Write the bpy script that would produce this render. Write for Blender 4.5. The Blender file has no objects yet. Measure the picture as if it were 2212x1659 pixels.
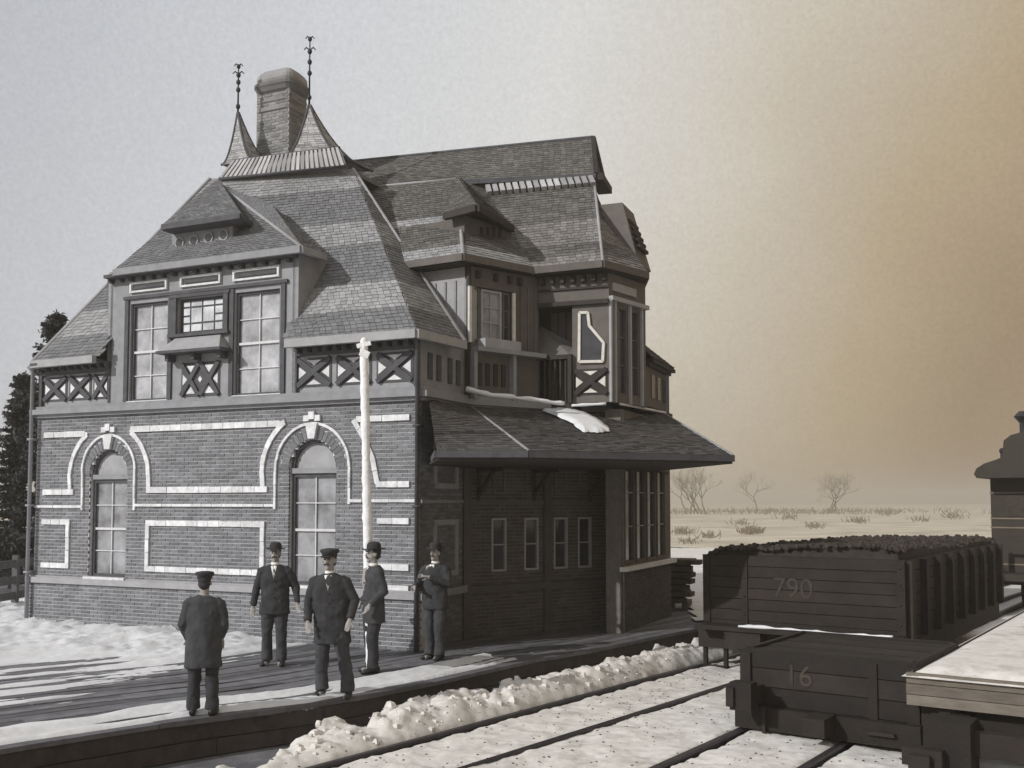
import bpy, bmesh, math, random
from mathutils import Vector, Matrix, noise
random.seed(7)
S = bpy.context.scene
COL = S.collection
# ------------------------------------------------------------------ camera
FPX = 2200.0; PITCH = math.radians(3.3); CAMH = 2.4
SH = (1083-829.5)/FPX - math.tan(PITCH)
cd = bpy.data.cameras.new('camera'); cam = bpy.data.objects.new('camera', cd); COL.objects.link(cam)
cam.location = (0, 0, CAMH); cam.rotation_euler = (math.pi/2+PITCH, 0, 0)
cd.sensor_width = 36; cd.lens = FPX/2212*36; cd.shift_y = SH*FPX/2212; cd.clip_end = 6000; cd.clip_start = .1
S.camera = cam
# ------------------------------------------------------------------ sky
SUN_DIR = Vector((-.76, -.50, .48)).normalized()      # towards the sun
wd = bpy.data.worlds.new('World'); S.world = wd; wd.use_nodes = True
nt = wd.node_tree; nt.nodes.clear()
def nd(t, **k):
    n = nt.nodes.new(t)
    for a, b in k.items(): setattr(n, a, b)
    return n
def lk(a, b): nt.links.new(a, b)
out = nd('ShaderNodeOutputWorld'); bg = nd('ShaderNodeBackground'); lk(bg.outputs[0], out.inputs[0])
sky = nd('ShaderNodeTexSky', sky_type='NISHITA'); sky.sun_disc = False
sky.sun_elevation = math.asin(SUN_DIR.z); sky.sun_rotation = math.atan2(SUN_DIR.x, SUN_DIR.y)
sky.dust_density = 4.0; sky.air_density = 1.0
hs = nd('ShaderNodeHueSaturation'); hs.inputs['Saturation'].default_value = 0.12; lk(sky.outputs[0], hs.inputs['Color'])
tc = nd('ShaderNodeTexCoord'); sx = nd('ShaderNodeSeparateXYZ'); lk(tc.outputs['Generated'], sx.inputs[0])
rp = nd('ShaderNodeValToRGB'); mr = nd('ShaderNodeMapRange')
mr.inputs[1].default_value = -.5; mr.inputs[2].default_value = .5; ma = nd('ShaderNodeMath', operation='MULTIPLY_ADD'); ma.inputs[1].default_value = -.42; ma.inputs[2].default_value = .09; lk(sx.outputs[2], ma.inputs[0])
mb_ = nd('ShaderNodeMath', operation='ADD'); lk(sx.outputs[0], mb_.inputs[0]); lk(ma.outputs[0], mb_.inputs[1])
nL = nd('ShaderNodeTexNoise'); nL.inputs['Scale'].default_value = 2.6; nL.inputs['Detail'].default_value = 5; lk(tc.outputs['Generated'], nL.inputs['Vector'])
mc_ = nd('ShaderNodeMath', operation='MULTIPLY_ADD'); mc_.inputs[1].default_value = .22; lk(nL.outputs[0], mc_.inputs[0])
md_ = nd('ShaderNodeMath', operation='SUBTRACT'); md_.inputs[1].default_value = .11; lk(mb_.outputs[0], md_.inputs[0]); lk(md_.outputs[0], mc_.inputs[2])
lk(mc_.outputs[0], mr.inputs[0]); lk(mr.outputs[0], rp.inputs[0])
cr = rp.color_ramp
cr.elements[0].position = 0; cr.elements[0].color = (4.95, 5.1, 5.45, 1)
cr.elements[1].position = 1; cr.elements[1].color = (3.1, 2.25, 1.35, 1)
for p, c in ((.24, (6.15, 6.3, 6.6, 1)), (.46, (6.9, 6.85, 6.7, 1)), (.66, (5.9, 5.4, 4.55, 1)), (.85, (4.35, 3.45, 2.25, 1))):
    el = cr.elements.new(p); el.color = c
nz = nd('ShaderNodeTexNoise'); nz.inputs['Scale'].default_value = 240; nz.inputs['Detail'].default_value = 9; nz.inputs['Roughness'].default_value = .8
lk(tc.outputs['Generated'], nz.inputs['Vector'])
nm = nd('ShaderNodeMapRange'); nm.inputs[1].default_value = .3; nm.inputs[2].default_value = .7; nm.inputs[3].default_value = .88; nm.inputs[4].default_value = 1.10
lk(nz.outputs[0], nm.inputs[0])
mx = nd('ShaderNodeMix', data_type='RGBA'); mx.inputs[0].default_value = .93
lk(hs.outputs[0], mx.inputs[6]); lk(rp.outputs[0], mx.inputs[7])
ml = nd('ShaderNodeMix', data_type='RGBA', blend_type='MULTIPLY'); ml.inputs[0].default_value = 1
lk(mx.outputs[2], ml.inputs[6]); lk(nm.outputs[0], ml.inputs[7])
lk(ml.outputs[2], bg.inputs[0]); bg.inputs[1].default_value = .1
sl = bpy.data.lights.new('sun', 'SUN'); sl.energy = 2.9; sl.angle = math.radians(.6); sl.color = (1, .97, .93)
so = bpy.data.objects.new('sun', sl); COL.objects.link(so); so.rotation_euler = SUN_DIR.to_track_quat('Z', 'Y').to_euler()
so.location = (-10, -6, 20)
S.view_settings.view_transform = 'Standard'; S.view_settings.look = 'None'; S.view_settings.gamma = 1; S.view_settings.exposure = .10
S.view_settings.use_curve_mapping = False
# ------------------------------------------------------------------ helpers
def ray(px, py):
    xs = (px-1106)/FPX; ys = (829.5-py)/FPX + SH
    return Vector((xs, math.cos(PITCH)-ys*math.sin(PITCH), math.sin(PITCH)+ys*math.cos(PITCH)))
def P(px, py, d):
    r = ray(px, py); k = d/r.y; return Vector((r.x*k, d, CAMH+r.z*k))
def G(px, py, z=0.0):
    r = ray(px, py); k = (z-CAMH)/r.z; return Vector((r.x*k, r.y*k, z))
def V(*a): return Vector(a)
def mat(name, col, rough=.8, var=.15, scale=6, island=0.0, bump=0.0, bscale=40, metal=0, spec=.3, stretch=None, col2=None, thr=(.4, .6), detail=6):
    m = bpy.data.materials.new(name); m.use_nodes = True; t = m.node_tree; b = t.nodes['Principled BSDF']
    b.inputs['Roughness'].default_value = rough; b.inputs['Metallic'].default_value = metal
    b.inputs['Specular IOR Level'].default_value = spec
    tcx = t.nodes.new('ShaderNodeTexCoord'); mp = t.nodes.new('ShaderNodeMapping')
    t.links.new(tcx.outputs['Object'], mp.inputs[0])
    if stretch: mp.inputs['Scale'].default_value = stretch
    n = t.nodes.new('ShaderNodeTexNoise'); n.inputs['Scale'].default_value = scale; n.inputs['Detail'].default_value = detail; n.inputs['Roughness'].default_value = .65
    t.links.new(mp.outputs[0], n.inputs[0])
    r = t.nodes.new('ShaderNodeMapRange'); r.inputs[1].default_value = .3; r.inputs[2].default_value = .7
    r.inputs[3].default_value = 1-var; r.inputs[4].default_value = 1+var; t.links.new(n.outputs[0], r.inputs[0])
    last = r.outputs[0]
    if island:
        g = t.nodes.new('ShaderNodeNewGeometry'); r2 = t.nodes.new('ShaderNodeMapRange')
        r2.inputs[3].default_value = 1-island; r2.inputs[4].default_value = 1+island
        oi = t.nodes.new('ShaderNodeObjectInfo'); ad = t.nodes.new('ShaderNodeMath'); ad.operation = 'ADD'; fr = t.nodes.new('ShaderNodeMath'); fr.operation = 'FRACT'
        t.links.new(g.outputs['Random Per Island'], ad.inputs[0]); t.links.new(oi.outputs['Random'], ad.inputs[1]); t.links.new(ad.outputs[0], fr.inputs[0])
        t.links.new(fr.outputs[0], r2.inputs[0])
        mm = t.nodes.new('ShaderNodeMath'); mm.operation = 'MULTIPLY'
        t.links.new(last, mm.inputs[0]); t.links.new(r2.outputs[0], mm.inputs[1]); last = mm.outputs[0]
    x = t.nodes.new('ShaderNodeMix'); x.data_type = 'RGBA'; x.blend_type = 'MULTIPLY'; x.inputs[0].default_value = 1
    x.inputs[6].default_value = (*col, 1)
    if col2:
        n2 = t.nodes.new('ShaderNodeTexNoise'); n2.inputs['Scale'].default_value = scale*.35; n2.inputs['Detail'].default_value = 8; n2.inputs['Roughness'].default_value = .7
        t.links.new(mp.outputs[0], n2.inputs[0])
        r3 = t.nodes.new('ShaderNodeMapRange'); r3.inputs[1].default_value = thr[0]; r3.inputs[2].default_value = thr[1]; t.links.new(n2.outputs[0], r3.inputs[0])
        c = t.nodes.new('ShaderNodeMix'); c.data_type = 'RGBA'; c.inputs[6].default_value = (*col, 1); c.inputs[7].default_value = (*col2, 1)
        t.links.new(r3.outputs[0], c.inputs[0]); t.links.new(c.outputs[2], x.inputs[6])
    t.links.new(last, x.inputs[7]); t.links.new(x.outputs[2], b.inputs['Base Color'])
    if bump:
        bn = t.nodes.new('ShaderNodeTexNoise'); bn.inputs['Scale'].default_value = bscale; bn.inputs['Detail'].default_value = 8
        t.links.new(mp.outputs[0], bn.inputs[0]); bp = t.nodes.new('ShaderNodeBump'); bp.inputs['Strength'].default_value = bump; bp.inputs['Distance'].default_value = .02
        t.links.new(bn.outputs[0], bp.inputs['Height']); t.links.new(bp.outputs[0], b.inputs['Normal'])
    return m
M = dict(
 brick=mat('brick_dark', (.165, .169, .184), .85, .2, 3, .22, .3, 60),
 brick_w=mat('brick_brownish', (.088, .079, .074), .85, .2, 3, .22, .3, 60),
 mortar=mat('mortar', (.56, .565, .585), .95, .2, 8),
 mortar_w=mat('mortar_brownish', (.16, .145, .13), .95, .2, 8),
 white=mat('white_stone', (.66, .67, .69), .8, .22, 9, .12, .3, 50),
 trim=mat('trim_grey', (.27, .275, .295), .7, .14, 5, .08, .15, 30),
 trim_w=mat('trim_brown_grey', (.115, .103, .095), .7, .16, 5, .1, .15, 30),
 trim_l=mat('trim_light', (.33, .33, .345), .7, .12, 5),
 cream=mat('window_trim_pale', (.62, .60, .56), .7, .15, 8),
 dark=mat('dark_timber', (.075, .076, .085), .75, .25, 6),
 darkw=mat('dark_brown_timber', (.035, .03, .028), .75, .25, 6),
 shingle=mat('roof_shingle', (.165, .168, .177), .8, .16, 1.2, .17, .2, 50),
 shingle_l=mat('roof_shingle_band', (.285, .288, .297), .8, .14, 1.2, .18, .2, 50),
 shingle_w=mat('roof_shingle_weathered', (.120, .115, .111), .8, .16, 1.2, .28, .2, 50),
 shingle_wl=mat('roof_shingle_weathered_band', (.185, .176, .168), .8, .16, 1.2, .28, .2, 50),
 canopy=mat('canopy_shingle', (.085, .08, .08), .8, .25, 1.5, .3, .2, 50),
 tile=mat('crest_tile', (.36, .36, .37), .7, .15, 3, .3),
 iron=mat('iron', (.035, .035, .04), .5, .2, 9, metal=.3),
 snow=mat('snow', (.70, .71, .73), .7, .10, 3, 0, .55, 9, spec=.2),
 snow_t=mat('snow_trackside', (.68, .66, .63), .8, .14, 7, 0, .6, 7, spec=.2, col2=(.44, .42, .39), thr=(.50, .72), detail=10),
 field=mat('field_snow', (.52, .47, .38), .9, .30, .22, 0, .2, 3, col2=(.33, .29, .22), thr=(.50, .66), detail=12),
 earth=mat('wet_earth', (.10, .10, .11), .8, .35, 2.5, 0, .5, 20, col2=(.20, .20, .215), thr=(.4, .65)),
 plank=mat('platform_plank', (.13, .13, .142), .75, .3, 5, .35, .2, 40, stretch=(1, 1, 1)),
 rail=mat('rail_steel', (.05, .045, .05), .45, .2, 8, metal=.4),
 tie=mat('sleeper_wood', (.05, .042, .04), .9, .3, 8),
 car=mat('wagon_paint', (.022, .017, .014), .8, .35, 3, .3, .3, 30),
 car2=mat('wagon_paint_low', (.017, .013, .011), .75, .35, 3, .3, .3, 30),
 cargrey=mat('weathered_boards', (.15, .130, .108), .85, .25, 4, .2, .3, 30, stretch=(1, 1, 5)),
 coal=mat('coal', (.036, .029, .024), .8, .4, 9, .3),
 letter=mat('faded_lettering', (.046, .038, .031), .8, .35, 9),
 coachm=mat('coach_paint', (.03, .024, .018), .6, .25, 3),
 coachl=mat('coach_stripe', (.18, .15, .11), .7, .2, 3),
 bark=mat('bark', (.05, .046, .042), .9, .3, 9),
 twig=mat('far_twig', (.17, .14, .10), .9, .2, 2),
 spruce=mat('spruce_needles', (.045, .048, .05), .9, .4, 4, .4),
 cloth=mat('dark_wool', (.038, .039, .043), .95, .3, 9, 0, .3, 120),
 cloth2=mat('charcoal_wool', (.052, .054, .060), .95, .3, 9, 0, .3, 120),
 skin=mat('skin', (.31, .29, .28), .6, .08, 12),
 hat=mat('felt', (.035, .035, .038), .9, .2, 9),
 leather=mat('leather', (.02, .02, .02), .5, .2, 9),
 shirt=mat('linen', (.75, .74, .72), .8, .05, 9),
 pole=mat('peeling_white_paint', (.82, .83, .85), .8, .10, 9, 0, .5, 18, col2=(.55, .56, .58), thr=(.62, .75)),
 weed=mat('dry_weed', (.17, .14, .10), .9, .3, 3),
 brick_l=mat('brick_chimney', (.215, .215, .22), .85, .2, 3, .3, .3, 60), sash=mat('sash_paint', (.60, .605, .62), .6, .12, 8),
 lumber=mat('stacked_lumber', (.06, .05, .04), .85, .3, 6, .3),
 fence=mat('fence_wood', (.12, .12, .125), .85, .3, 6),
)
def glass(name, c, rough=.12):
    m = mat(name, c, rough, .5, 2.2, bump=.12, bscale=3, spec=.6); return m
M['glass'] = glass('window_glass', (.27, .275, .295)); M['glass_d'] = glass('window_glass_dark', (.045, .045, .05), .08)
M['glass_l'] = glass('window_glass_pale', (.62, .64, .68), .3); M['blind'] = mat('tympanum_panel', (.34, .345, .36), .7, .18, 4)
M['glass_b'] = glass('window_glass_blind_behind', (.38, .385, .41), .15)

def props(o, label=None, cat=None, group=None, kind=None):
    if label: o['label'] = label
    if cat: o['category'] = cat
    if group: o['group'] = group
    if kind: o['kind'] = kind
    return o
def parent(o, p):
    o.parent = p
    o.matrix_parent_inverse = WM[p.name].inverted() if p.name in WM else Matrix()
WM = {}
def thing(name, loc, label, cat, group=None, rz=0):
    o = bpy.data.objects.new(name, None); COL.objects.link(o); o.location = loc; o.rotation_euler = (0, 0, rz)
    o.empty_display_size = .3
    WM[o.name] = Matrix.Translation(Vector(loc)) @ Matrix.Rotation(rz, 4, 'Z')
    return props(o, label, cat, group)
class MB:
    def __init__(s): s.v = []; s.f = []; s.m = []
    def add(s, vs, fs, mi=0):
        k = len(s.v); s.v += [tuple(v) for v in vs]
        for f in fs: s.f.append(tuple(i+k for i in f)); s.m.append(mi)
    def hexa(s, b, mi=0):   # 8 points: bottom 4 ccw, top 4 ccw
        s.add(b, [(3, 2, 1, 0), (4, 5, 6, 7), (0, 1, 5, 4), (1, 2, 6, 5), (2, 3, 7, 6), (3, 0, 4, 7)], mi)
    def box(s, fr, u0, u1, z0, z1, o0, o1, mi=0):
        s.hexa([fr.pt(u0, z0, o1), fr.pt(u1, z0, o1), fr.pt(u1, z0, o0), fr.pt(u0, z0, o0),
                fr.pt(u0, z1, o1), fr.pt(u1, z1, o1), fr.pt(u1, z1, o0), fr.pt(u0, z1, o0)], mi)
    def beam(s, a, b, w, h, up=None, mi=0):
        a = Vector(a); b = Vector(b); d = (b-a).normalized(); up = Vector(up) if up else V(0, 0, 1)
        if abs(d.dot(up)) > .98: up = V(1, 0, 0)
        sd = d.cross(up).normalized()*w/2; u2 = sd.cross(d).normalized()*h/2
        s.hexa([a-sd-u2, a+sd-u2, b+sd-u2, b-sd-u2, a-sd+u2, a+sd+u2, b+sd+u2, b-sd+u2], mi)
    def tube(s, pts, rads, n=8, mi=0, cap=True):
        pts = [Vector(p) for p in pts]; k = len(s.v); N = len(pts); px = None
        for i, p in enumerate(pts):
            d = (pts[min(i+1, N-1)]-pts[max(i-1, 0)]).normalized()
            if px is None:
                ref = V(0, 1, 0) if abs(d.z) > .7 else V(0, 0, 1)
                px = d.cross(ref).normalized()
            else: px = (px - d*px.dot(d)).normalized()
            py = d.cross(px); r = rads[i]; rx, ry = (r if isinstance(r, tuple) else (r, r))
            for j in range(n):
                a = 2*math.pi*j/n; q = p+px*(rx*math.cos(a))+py*(ry*math.sin(a)); s.v.append(tuple(q))
        for i in range(N-1):
            for j in range(n):
                a = k+i*n+j; b = k+i*n+(j+1) % n; s.f.append((a, b, b+n, a+n)); s.m.append(mi)
        if cap:
            s.f.append(tuple(k+j for j in reversed(range(n)))); s.m.append(mi)
            s.f.append(tuple(k+(N-1)*n+j for j in range(n))); s.m.append(mi)
    def ball(s, c, r, n=10, mi=0):
        c = Vector(c); rx, ry, rz = r if isinstance(r, tuple) else (r, r, r); k = len(s.v); m = max(4, n//2+1)
        for i in range(m+1):
            th = math.pi*(i+.001)/(m+.002)
            for j in range(n):
                a = 2*math.pi*j/n; s.v.append((c.x+rx*math.sin(th)*math.cos(a), c.y+ry*math.sin(th)*math.sin(a), c.z+rz*math.cos(th)))
        for i in range(m):
            for j in range(n):
                a = k+i*n+j; b = k+i*n+(j+1) % n; s.f.append((a, a+n, b+n, b)); s.m.append(mi)
        s.f.append(tuple(k+j for j in range(n))); s.m.append(mi)
        s.f.append(tuple(k+m*n+j for j in reversed(range(n)))); s.m.append(mi)
    def poly(s, pts, mi=0, thick=None, nrm=None):
        pts = [Vector(p) for p in pts]; n = len(pts)
        if thick is None: s.add(pts, [tuple(range(n))], mi); return
        q = [p-nrm*thick for p in pts]
        s.add(pts+q, [tuple(range(n)), tuple(reversed(range(n, 2*n)))]+[(i, i+n, (i+1) % n+n, (i+1) % n) for i in range(n)], mi)
    def split(s, name, mats, par=None, smooth=False):
        r = list(range(len(s.v)))
        def fd(i):
            while r[i] != i: r[i] = r[r[i]]; i = r[i]
            return i
        for f in s.f:
            for k in f[1:]: r[fd(k)] = fd(f[0])
        g = {}
        for f in s.f: g.setdefault(fd(f[0]), []).append(f)
        for fs in g.values():
            ids = sorted({i for f in fs for i in f}); mp = {i: k for k, i in enumerate(ids)}
            q = MB(); q.add([s.v[i] for i in ids], [tuple(mp[i] for i in f) for f in fs]); q.build(name, mats, par, smooth)
    def build(s, name, mats, par=None, smooth=False, kind=None, label=None):
        me = bpy.data.meshes.new(name); me.from_pydata(s.v, [], s.f)
        if not isinstance(mats, (list, tuple)): mats = [mats]
        for m in mats: me.materials.append(m)
        if len(mats) > 1: me.polygons.foreach_set('material_index', s.m)
        if smooth: me.polygons.foreach_set('use_smooth', [True]*len(me.polygons))
        bm = bmesh.new(); bm.from_mesh(me); bmesh.ops.recalc_face_normals(bm, faces=bm.faces); bm.to_mesh(me); bm.free()
        o = bpy.data.objects.new(name, me); COL.objects.link(o)
        if par: parent(o, par)
        if par and par.name in WM: WM[o.name] = Matrix()
        elif par is None: WM[o.name] = Matrix()
        return props(o, label, None, None, kind)
class Fr:
    """vertical wall frame: u along p0->p1, o outwards"""
    def __init__(s, p0, p1):
        s.p = Vector((p0[0], p0[1], 0)); q = Vector((p1[0], p1[1], 0)); s.len = (q-s.p).length
        s.e = (q-s.p).normalized(); s.n = Vector((s.e.y, -s.e.x, 0))
    def pt(s, u, z, o=0): r = s.p+s.e*u+s.n*o; return Vector((r.x, r.y, z))
    def fp(s, px, py, o=0):
        r = ray(px, py); c = V(0, 0, CAMH); k = ((s.pt(0, 0, o)-c).dot(s.n))/(r.dot(s.n)); q = c+r*k
        return (q-s.p).dot(s.e), q.z
def wall(mb, fr, u0, u1, z0, z1, o0, o1, holes=(), mi=0):
    """holes: (ua, ub, za, zspring, arched)"""
    hs_ = sorted(holes); u = u0
    for (a, b, za, zs, ar) in hs_:
        mb.box(fr, u, a, z0, z1, o0, o1, mi)
        if za > z0: mb.box(fr, a, b, z0, za, o0, o1, mi)
        n = 12 if ar else 1; r = (b-a)/2; c = (a+b)/2
        for i in range(n):
            x0 = a+(b-a)*i/n; x1 = a+(b-a)*(i+1)/n; xm = (x0+x1)/2
            zt = zs+(math.sqrt(max(0, r*r-(xm-c)**2)) if ar else 0)
            if zt < z1: mb.box(fr, x0, x1, zt, z1, o0, o1, mi)
        u = b
    mb.box(fr, u, u1, z0, z1, o0, o1, mi)
BR = []   # (camera distance, frame, u, z, width, height, material key, parent)
def bricks(fr, u0, u1, z0, z1, o, holes, key, par, extra=None):
    ch = .066; n = int(round((z1-z0)/ch)); ch = (z1-z0)/n; L = .205
    for r in range(n):
        za = z0+r*ch; zm = za+ch/2; u = u0-(L/2 if r % 2 else 0)
        while u < u1-.01:
            segs = [(max(u, u0), min(u+L-.014, u1))]
            for (a, b, hz, zs, ar) in holes:
                c = (a+b)/2; rr = (b-a)/2+(.17 if ar else 0)
                if zm < hz: continue
                if zm < zs: ha, hb = a, b
                elif ar and zm < zs+rr: w_ = math.sqrt(rr*rr-(zm-zs)**2); ha, hb = c-w_, c+w_
                else: continue
                ns = []
                for (x, y) in segs:
                    if y <= ha or x >= hb: ns.append((x, y)); continue
                    if x < ha: ns.append((x, ha))
                    if y > hb: ns.append((hb, y))
                segs = ns
            for (x, y) in segs:
                if y-x > .03: BR.append(((fr.pt((x+y)/2, zm)-V(0, 0, CAMH)).length, fr, x, za+.005, y-x, ch-.014, o, key, par))
            u += L
def flush_bricks(limit=300):
    BR.sort(key=lambda t: t[0]); rest = {}; unit = {}
    near = [b for b in BR if b[8] is wall_front][:limit]; ids = set(id(b) for b in near)
    for b in near:
        _, fr, u, z, w, h, o, key, par = b
        k = (round(w, 2), key, id(fr))
        if k not in unit:
            q = MB(); hh = .0655
            c = fr.e*(round(w, 2)); q.hexa([V(0, 0, 0)+fr.n*.012, c+fr.n*.012, c-fr.n*.02, -fr.n*.02] and
                   [fr.n*.012, c+fr.n*.012, c-fr.n*.03, -fr.n*.03, fr.n*.012+V(0, 0, h), c+fr.n*.012+V(0, 0, h), c-fr.n*.03+V(0, 0, h), -fr.n*.03+V(0, 0, h)])
            ob = q.build('brick', M[key]); unit[k] = ob.data; bpy.data.objects.remove(ob)
        ob = bpy.data.objects.new('brick', unit[k]); COL.objects.link(ob)
        ob.location = fr.pt(u, z, o+random.uniform(-.003, .003)); parent(ob, par)
    for b in BR:
        if id(b) in ids: continue
        _, fr, u, z, w, h, o, key, par = b
        q = rest.setdefault((par.name, key), (MB(), par))[0]; j = random.uniform(-.003, .003)
        q.box(fr, u, u+w, z, z+h, o-.03, o+.012+j)
    for (pn, key), (q, par) in rest.items(): q.build('brickwork', M[key], par, kind='stuff')
def ring_bricks(mb, fr, c, zs, r0, r1, o0, o1, z_bot=None):
    n = max(8, int(math.pi*(r0+r1)/2/.085)); 
    for i in range(n):
        a0 = math.pi*(i+.07)/n; a1 = math.pi*(i+.93)/n
        pts = lambda o: [fr.pt(c+math.cos(a)*r, zs+math.sin(a)*r, o) for a, r in ((a0, r0), (a0, r1), (a1, r1), (a1, r0))]
        mb.hexa(pts(o1)+pts(o0))
def strip(mb, fr, pts, w, o0, o1, mi=0, blk=0):
    """band along a polyline in wall (u,z)"""
    for (a, b) in zip(pts[:-1], pts[1:]):
        a = Vector(a); b = Vector(b); d = (b-a).normalized(); n = Vector((-d.y, d.x))*w/2
        k = max(1, round((b-a).length/blk)) if blk else 1
        for i in range(k):
            c = a.lerp(b, i/k); e = a.lerp(b, (i+1)/k) - (d*.008 if blk and i < k-1 else d*0); e = e+(d*w*.10 if i == k-1 else d*0); jo = random.uniform(-.006, .006) if blk else 0; m = n*(1+random.uniform(-.05, .05) if blk else 1)
            q = [c-m, e-m, e+m, c+m]
            mb.hexa([fr.pt(p.x, p.y, o1+jo) for p in q]+[fr.pt(p.x, p.y, o0) for p in q], mi)
def arc(c, zs, r, a0, a1, n=16): return [(c+r*math.cos(math.radians(a0+(a1-a0)*i/n)), zs+r*math.sin(math.radians(a0+(a1-a0)*i/n))) for i in range(n+1)]
def shingles(mb, A, B, C, D, exp_=.105, wid=.125, th=.018, band=None, mi=0, mil=1, base=True, jit=.012, skip=None):
    """bilinear patch, A-B eave, D-C top"""
    A, B, C, D = map(Vector, (A, B, C, D)); nrm = ((B-A) if (B-A).length > .01 else (C-D)).cross(((D-A)+(C-B))).normalized()
    if nrm.z < 0: nrm = -nrm
    H = max((D-A).length, (C-B).length); n = max(2, int(H/exp_))
    def Q(s, t): return (A.lerp(B, s)).lerp(D.lerp(C, s), t)
    for r in range(n):
        t0 = r/n; t1 = (r+1.25)/n if r < n-1 else 1.0
        a, b = Q(0, t0), Q(1, t0); W = (b-a).length; m = max(1, int(W/wid)); off = random.random()*.5
        frac = (r+.5)/n; k = mil if band and any(x <= frac < y for x, y in band) else mi
        for j in range(-1, m+1):
            s0 = min(1, max(0, (j+off)/m)); s1 = min(1, max(0, (j+off+.94)/m))
            if s1-s0 < .15/m: continue
            if skip and skip(Q((s0+s1)/2, t0+.3/n)): continue
            dt = random.uniform(-jit, jit)/H; h = th*random.uniform(.7, 1.25)
            p0 = Q(s0, max(0, t0+dt)); p1 = Q(s1, max(0, t0+dt)); p2 = Q(s1, min(1, t1)); p3 = Q(s0, min(1, t1))
            mb.add([p0+nrm*h, p1+nrm*h, p2+nrm*.004, p3+nrm*.004, p0, p1], [(0, 1, 2, 3), (4, 5, 1, 0), (0, 3, 4), (1, 5, 2)], k)
    if base:
        gn = 30 if skip else 8
        for i in range(gn):
            for j in range(gn):
                if skip and skip(Q((i+.5)/gn, (j+.5)/gn)): continue
                c4 = [Q(i/gn, j/gn)-nrm*.015, Q((i+1)/gn, j/gn)-nrm*.015, Q((i+1)/gn, (j+1)/gn)-nrm*.015, Q(i/gn, (j+1)/gn)-nrm*.015]
                if (c4[2]-c4[3]).length < .002: c4 = c4[:3]
                mb.add(c4, [tuple(range(len(c4)))], mi)
def roofpart(name, patches, mats, par, **kw):
    mb = MB()
    for p in patches:
        if len(p) == 5: shingles(mb, *p[:4], **{**kw, **p[4]})
        else: shingles(mb, *p, **kw)
    o = mb.build(name, mats, par, kind='stuff'); return o
def N(x, y, z=0): return noise.noise(Vector((x, y, z)))
def fbm(x, y, z=0, o=4):
    r = 0; a = .5
    for i in range(o): r += a*noise.noise(Vector((x, y, z))); x *= 2.03; y *= 2.03; z += 7.1; a *= .5
    return r
# ------------------------------------------------------------------ plan
L = V(-9.4, 20.15, 0); R = V(-1.5, 16.5, 0)
F0 = Fr(L, R); e0 = F0.e; w0 = -F0.n
T = V(.574, .819, 0).normalized(); NN = V(.819, -.574, 0).normalized()      # track direction and its right hand side
W1 = V(-.86, 17.9, 0); W2 = V(1.82, 19.7, 0); W3 = V(2.0, 18.7, 0); W4 = V(3.35, 21.6, 0)
F1 = Fr(R, W1); F2 = Fr(W1, W2); F2b = Fr(W2, W3); F3 = Fr(W3, W4)
# ------------------------------------------------------------------ setting: ground, platform, snow
edge_px = [(-260, 1660), (20, 1612), (400, 1553), (675, 1521), (928, 1473), (1139, 1425), (1286, 1401), (1400, 1376), (1530, 1352)]
EDGE = [G(x, y, 0) for x, y in edge_px]; d_ = (EDGE[-1]-EDGE[-3]).normalized()
EDGE.append(EDGE[-1]+V(.62, .785, 0)*30)
def edge_off(x, y):
    """signed distance behind (+) the platform edge"""
    best = 1e9; sg = 1
    for a, b in zip(EDGE[:-1], EDGE[1:]):
        ab = b-a; t = max(0, min(1, ((x-a.x)*ab.x+(y-a.y)*ab.y)/(ab.x**2+ab.y**2)))
        dx = x-a.x-ab.x*t; dy = y-a.y-ab.y*t; d = math.hypot(dx, dy)
        if d < best: best = d; sg = 1 if (ab.x*dy-ab.y*dx) > 0 else -1
    return best*sg
g = MB(); GZ = -.46
g.add([(-1000, -120, GZ), (1000, -120, GZ), (1000, 1100, GZ), (-1000, 1100, GZ)], [(0, 1, 2, 3)])
g.build('ground', M['field'], kind='structure')
g = MB(); nx, ny = 60, 40; pts = []
g.add([(-26, 2, GZ+.012), (24, 2, GZ+.012), (24, 17, GZ+.012), (-26, 17, GZ+.012)], [(0, 1, 2, 3)])
g.build('trackside_earth', M['earth'], kind='structure')
# platform body
pb = MB(); back = V(-.75, .66, 0)
n0 = len(EDGE); top = [p+V(0, 0, -.06) for p in EDGE]; far = [p+back*34 for p in top]
for i in range(n0-1):
    pb.add([top[i], top[i+1], far[i+1], far[i]], [(0, 1, 2, 3)])
plat = pb.build('platform', M['earth'], kind='structure')
# timber face of the platform edge, in long planks
def poly_at(s, off=0.0):
    for a, b in zip(EDGE[:-1], EDGE[1:]):
        l = (b-a).length
        if s <= l or b is EDGE[-1]: return a+(b-a).normalized()*s+back*off
        s -= l
tot = sum((b-a).length for a, b in zip(EDGE[:-1], EDGE[1:]))-6
def curved_plank(s0, s1, o0, o1, z0, z1):
    q = MB(); m = max(1, int((s1-s0)/1.2)); prev = None
    ps = [(poly_at(s0+(s1-s0)*i/m, o0), poly_at(s0+(s1-s0)*i/m, o1)) for i in range(m+1)]
    vs = []
    for a, b in ps: vs += [(a.x, a.y, z0), (b.x, b.y, z0), (b.x, b.y, z1), (a.x, a.y, z1)]
    fs = [(0, 1, 2, 3), tuple(4*m+i for i in (3, 2, 1, 0))]
    for i in range(m):
        for j in range(4): fs.append((4*i+j, 4*i+(j+1) % 4, 4*i+4+(j+1) % 4, 4*i+4+j))
    q.add(vs, fs); return q
for row in range(2):
    s = -1.3*row
    while s < 27:
        l = 4.6; curved_plank(max(0, s), s+l-.01, -.015-.006*row, .04, -.05-.19*(row+1), -.055-.19*row-.008).build('edge_board', M['tie'], plat); s += l
npl = 0
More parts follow.
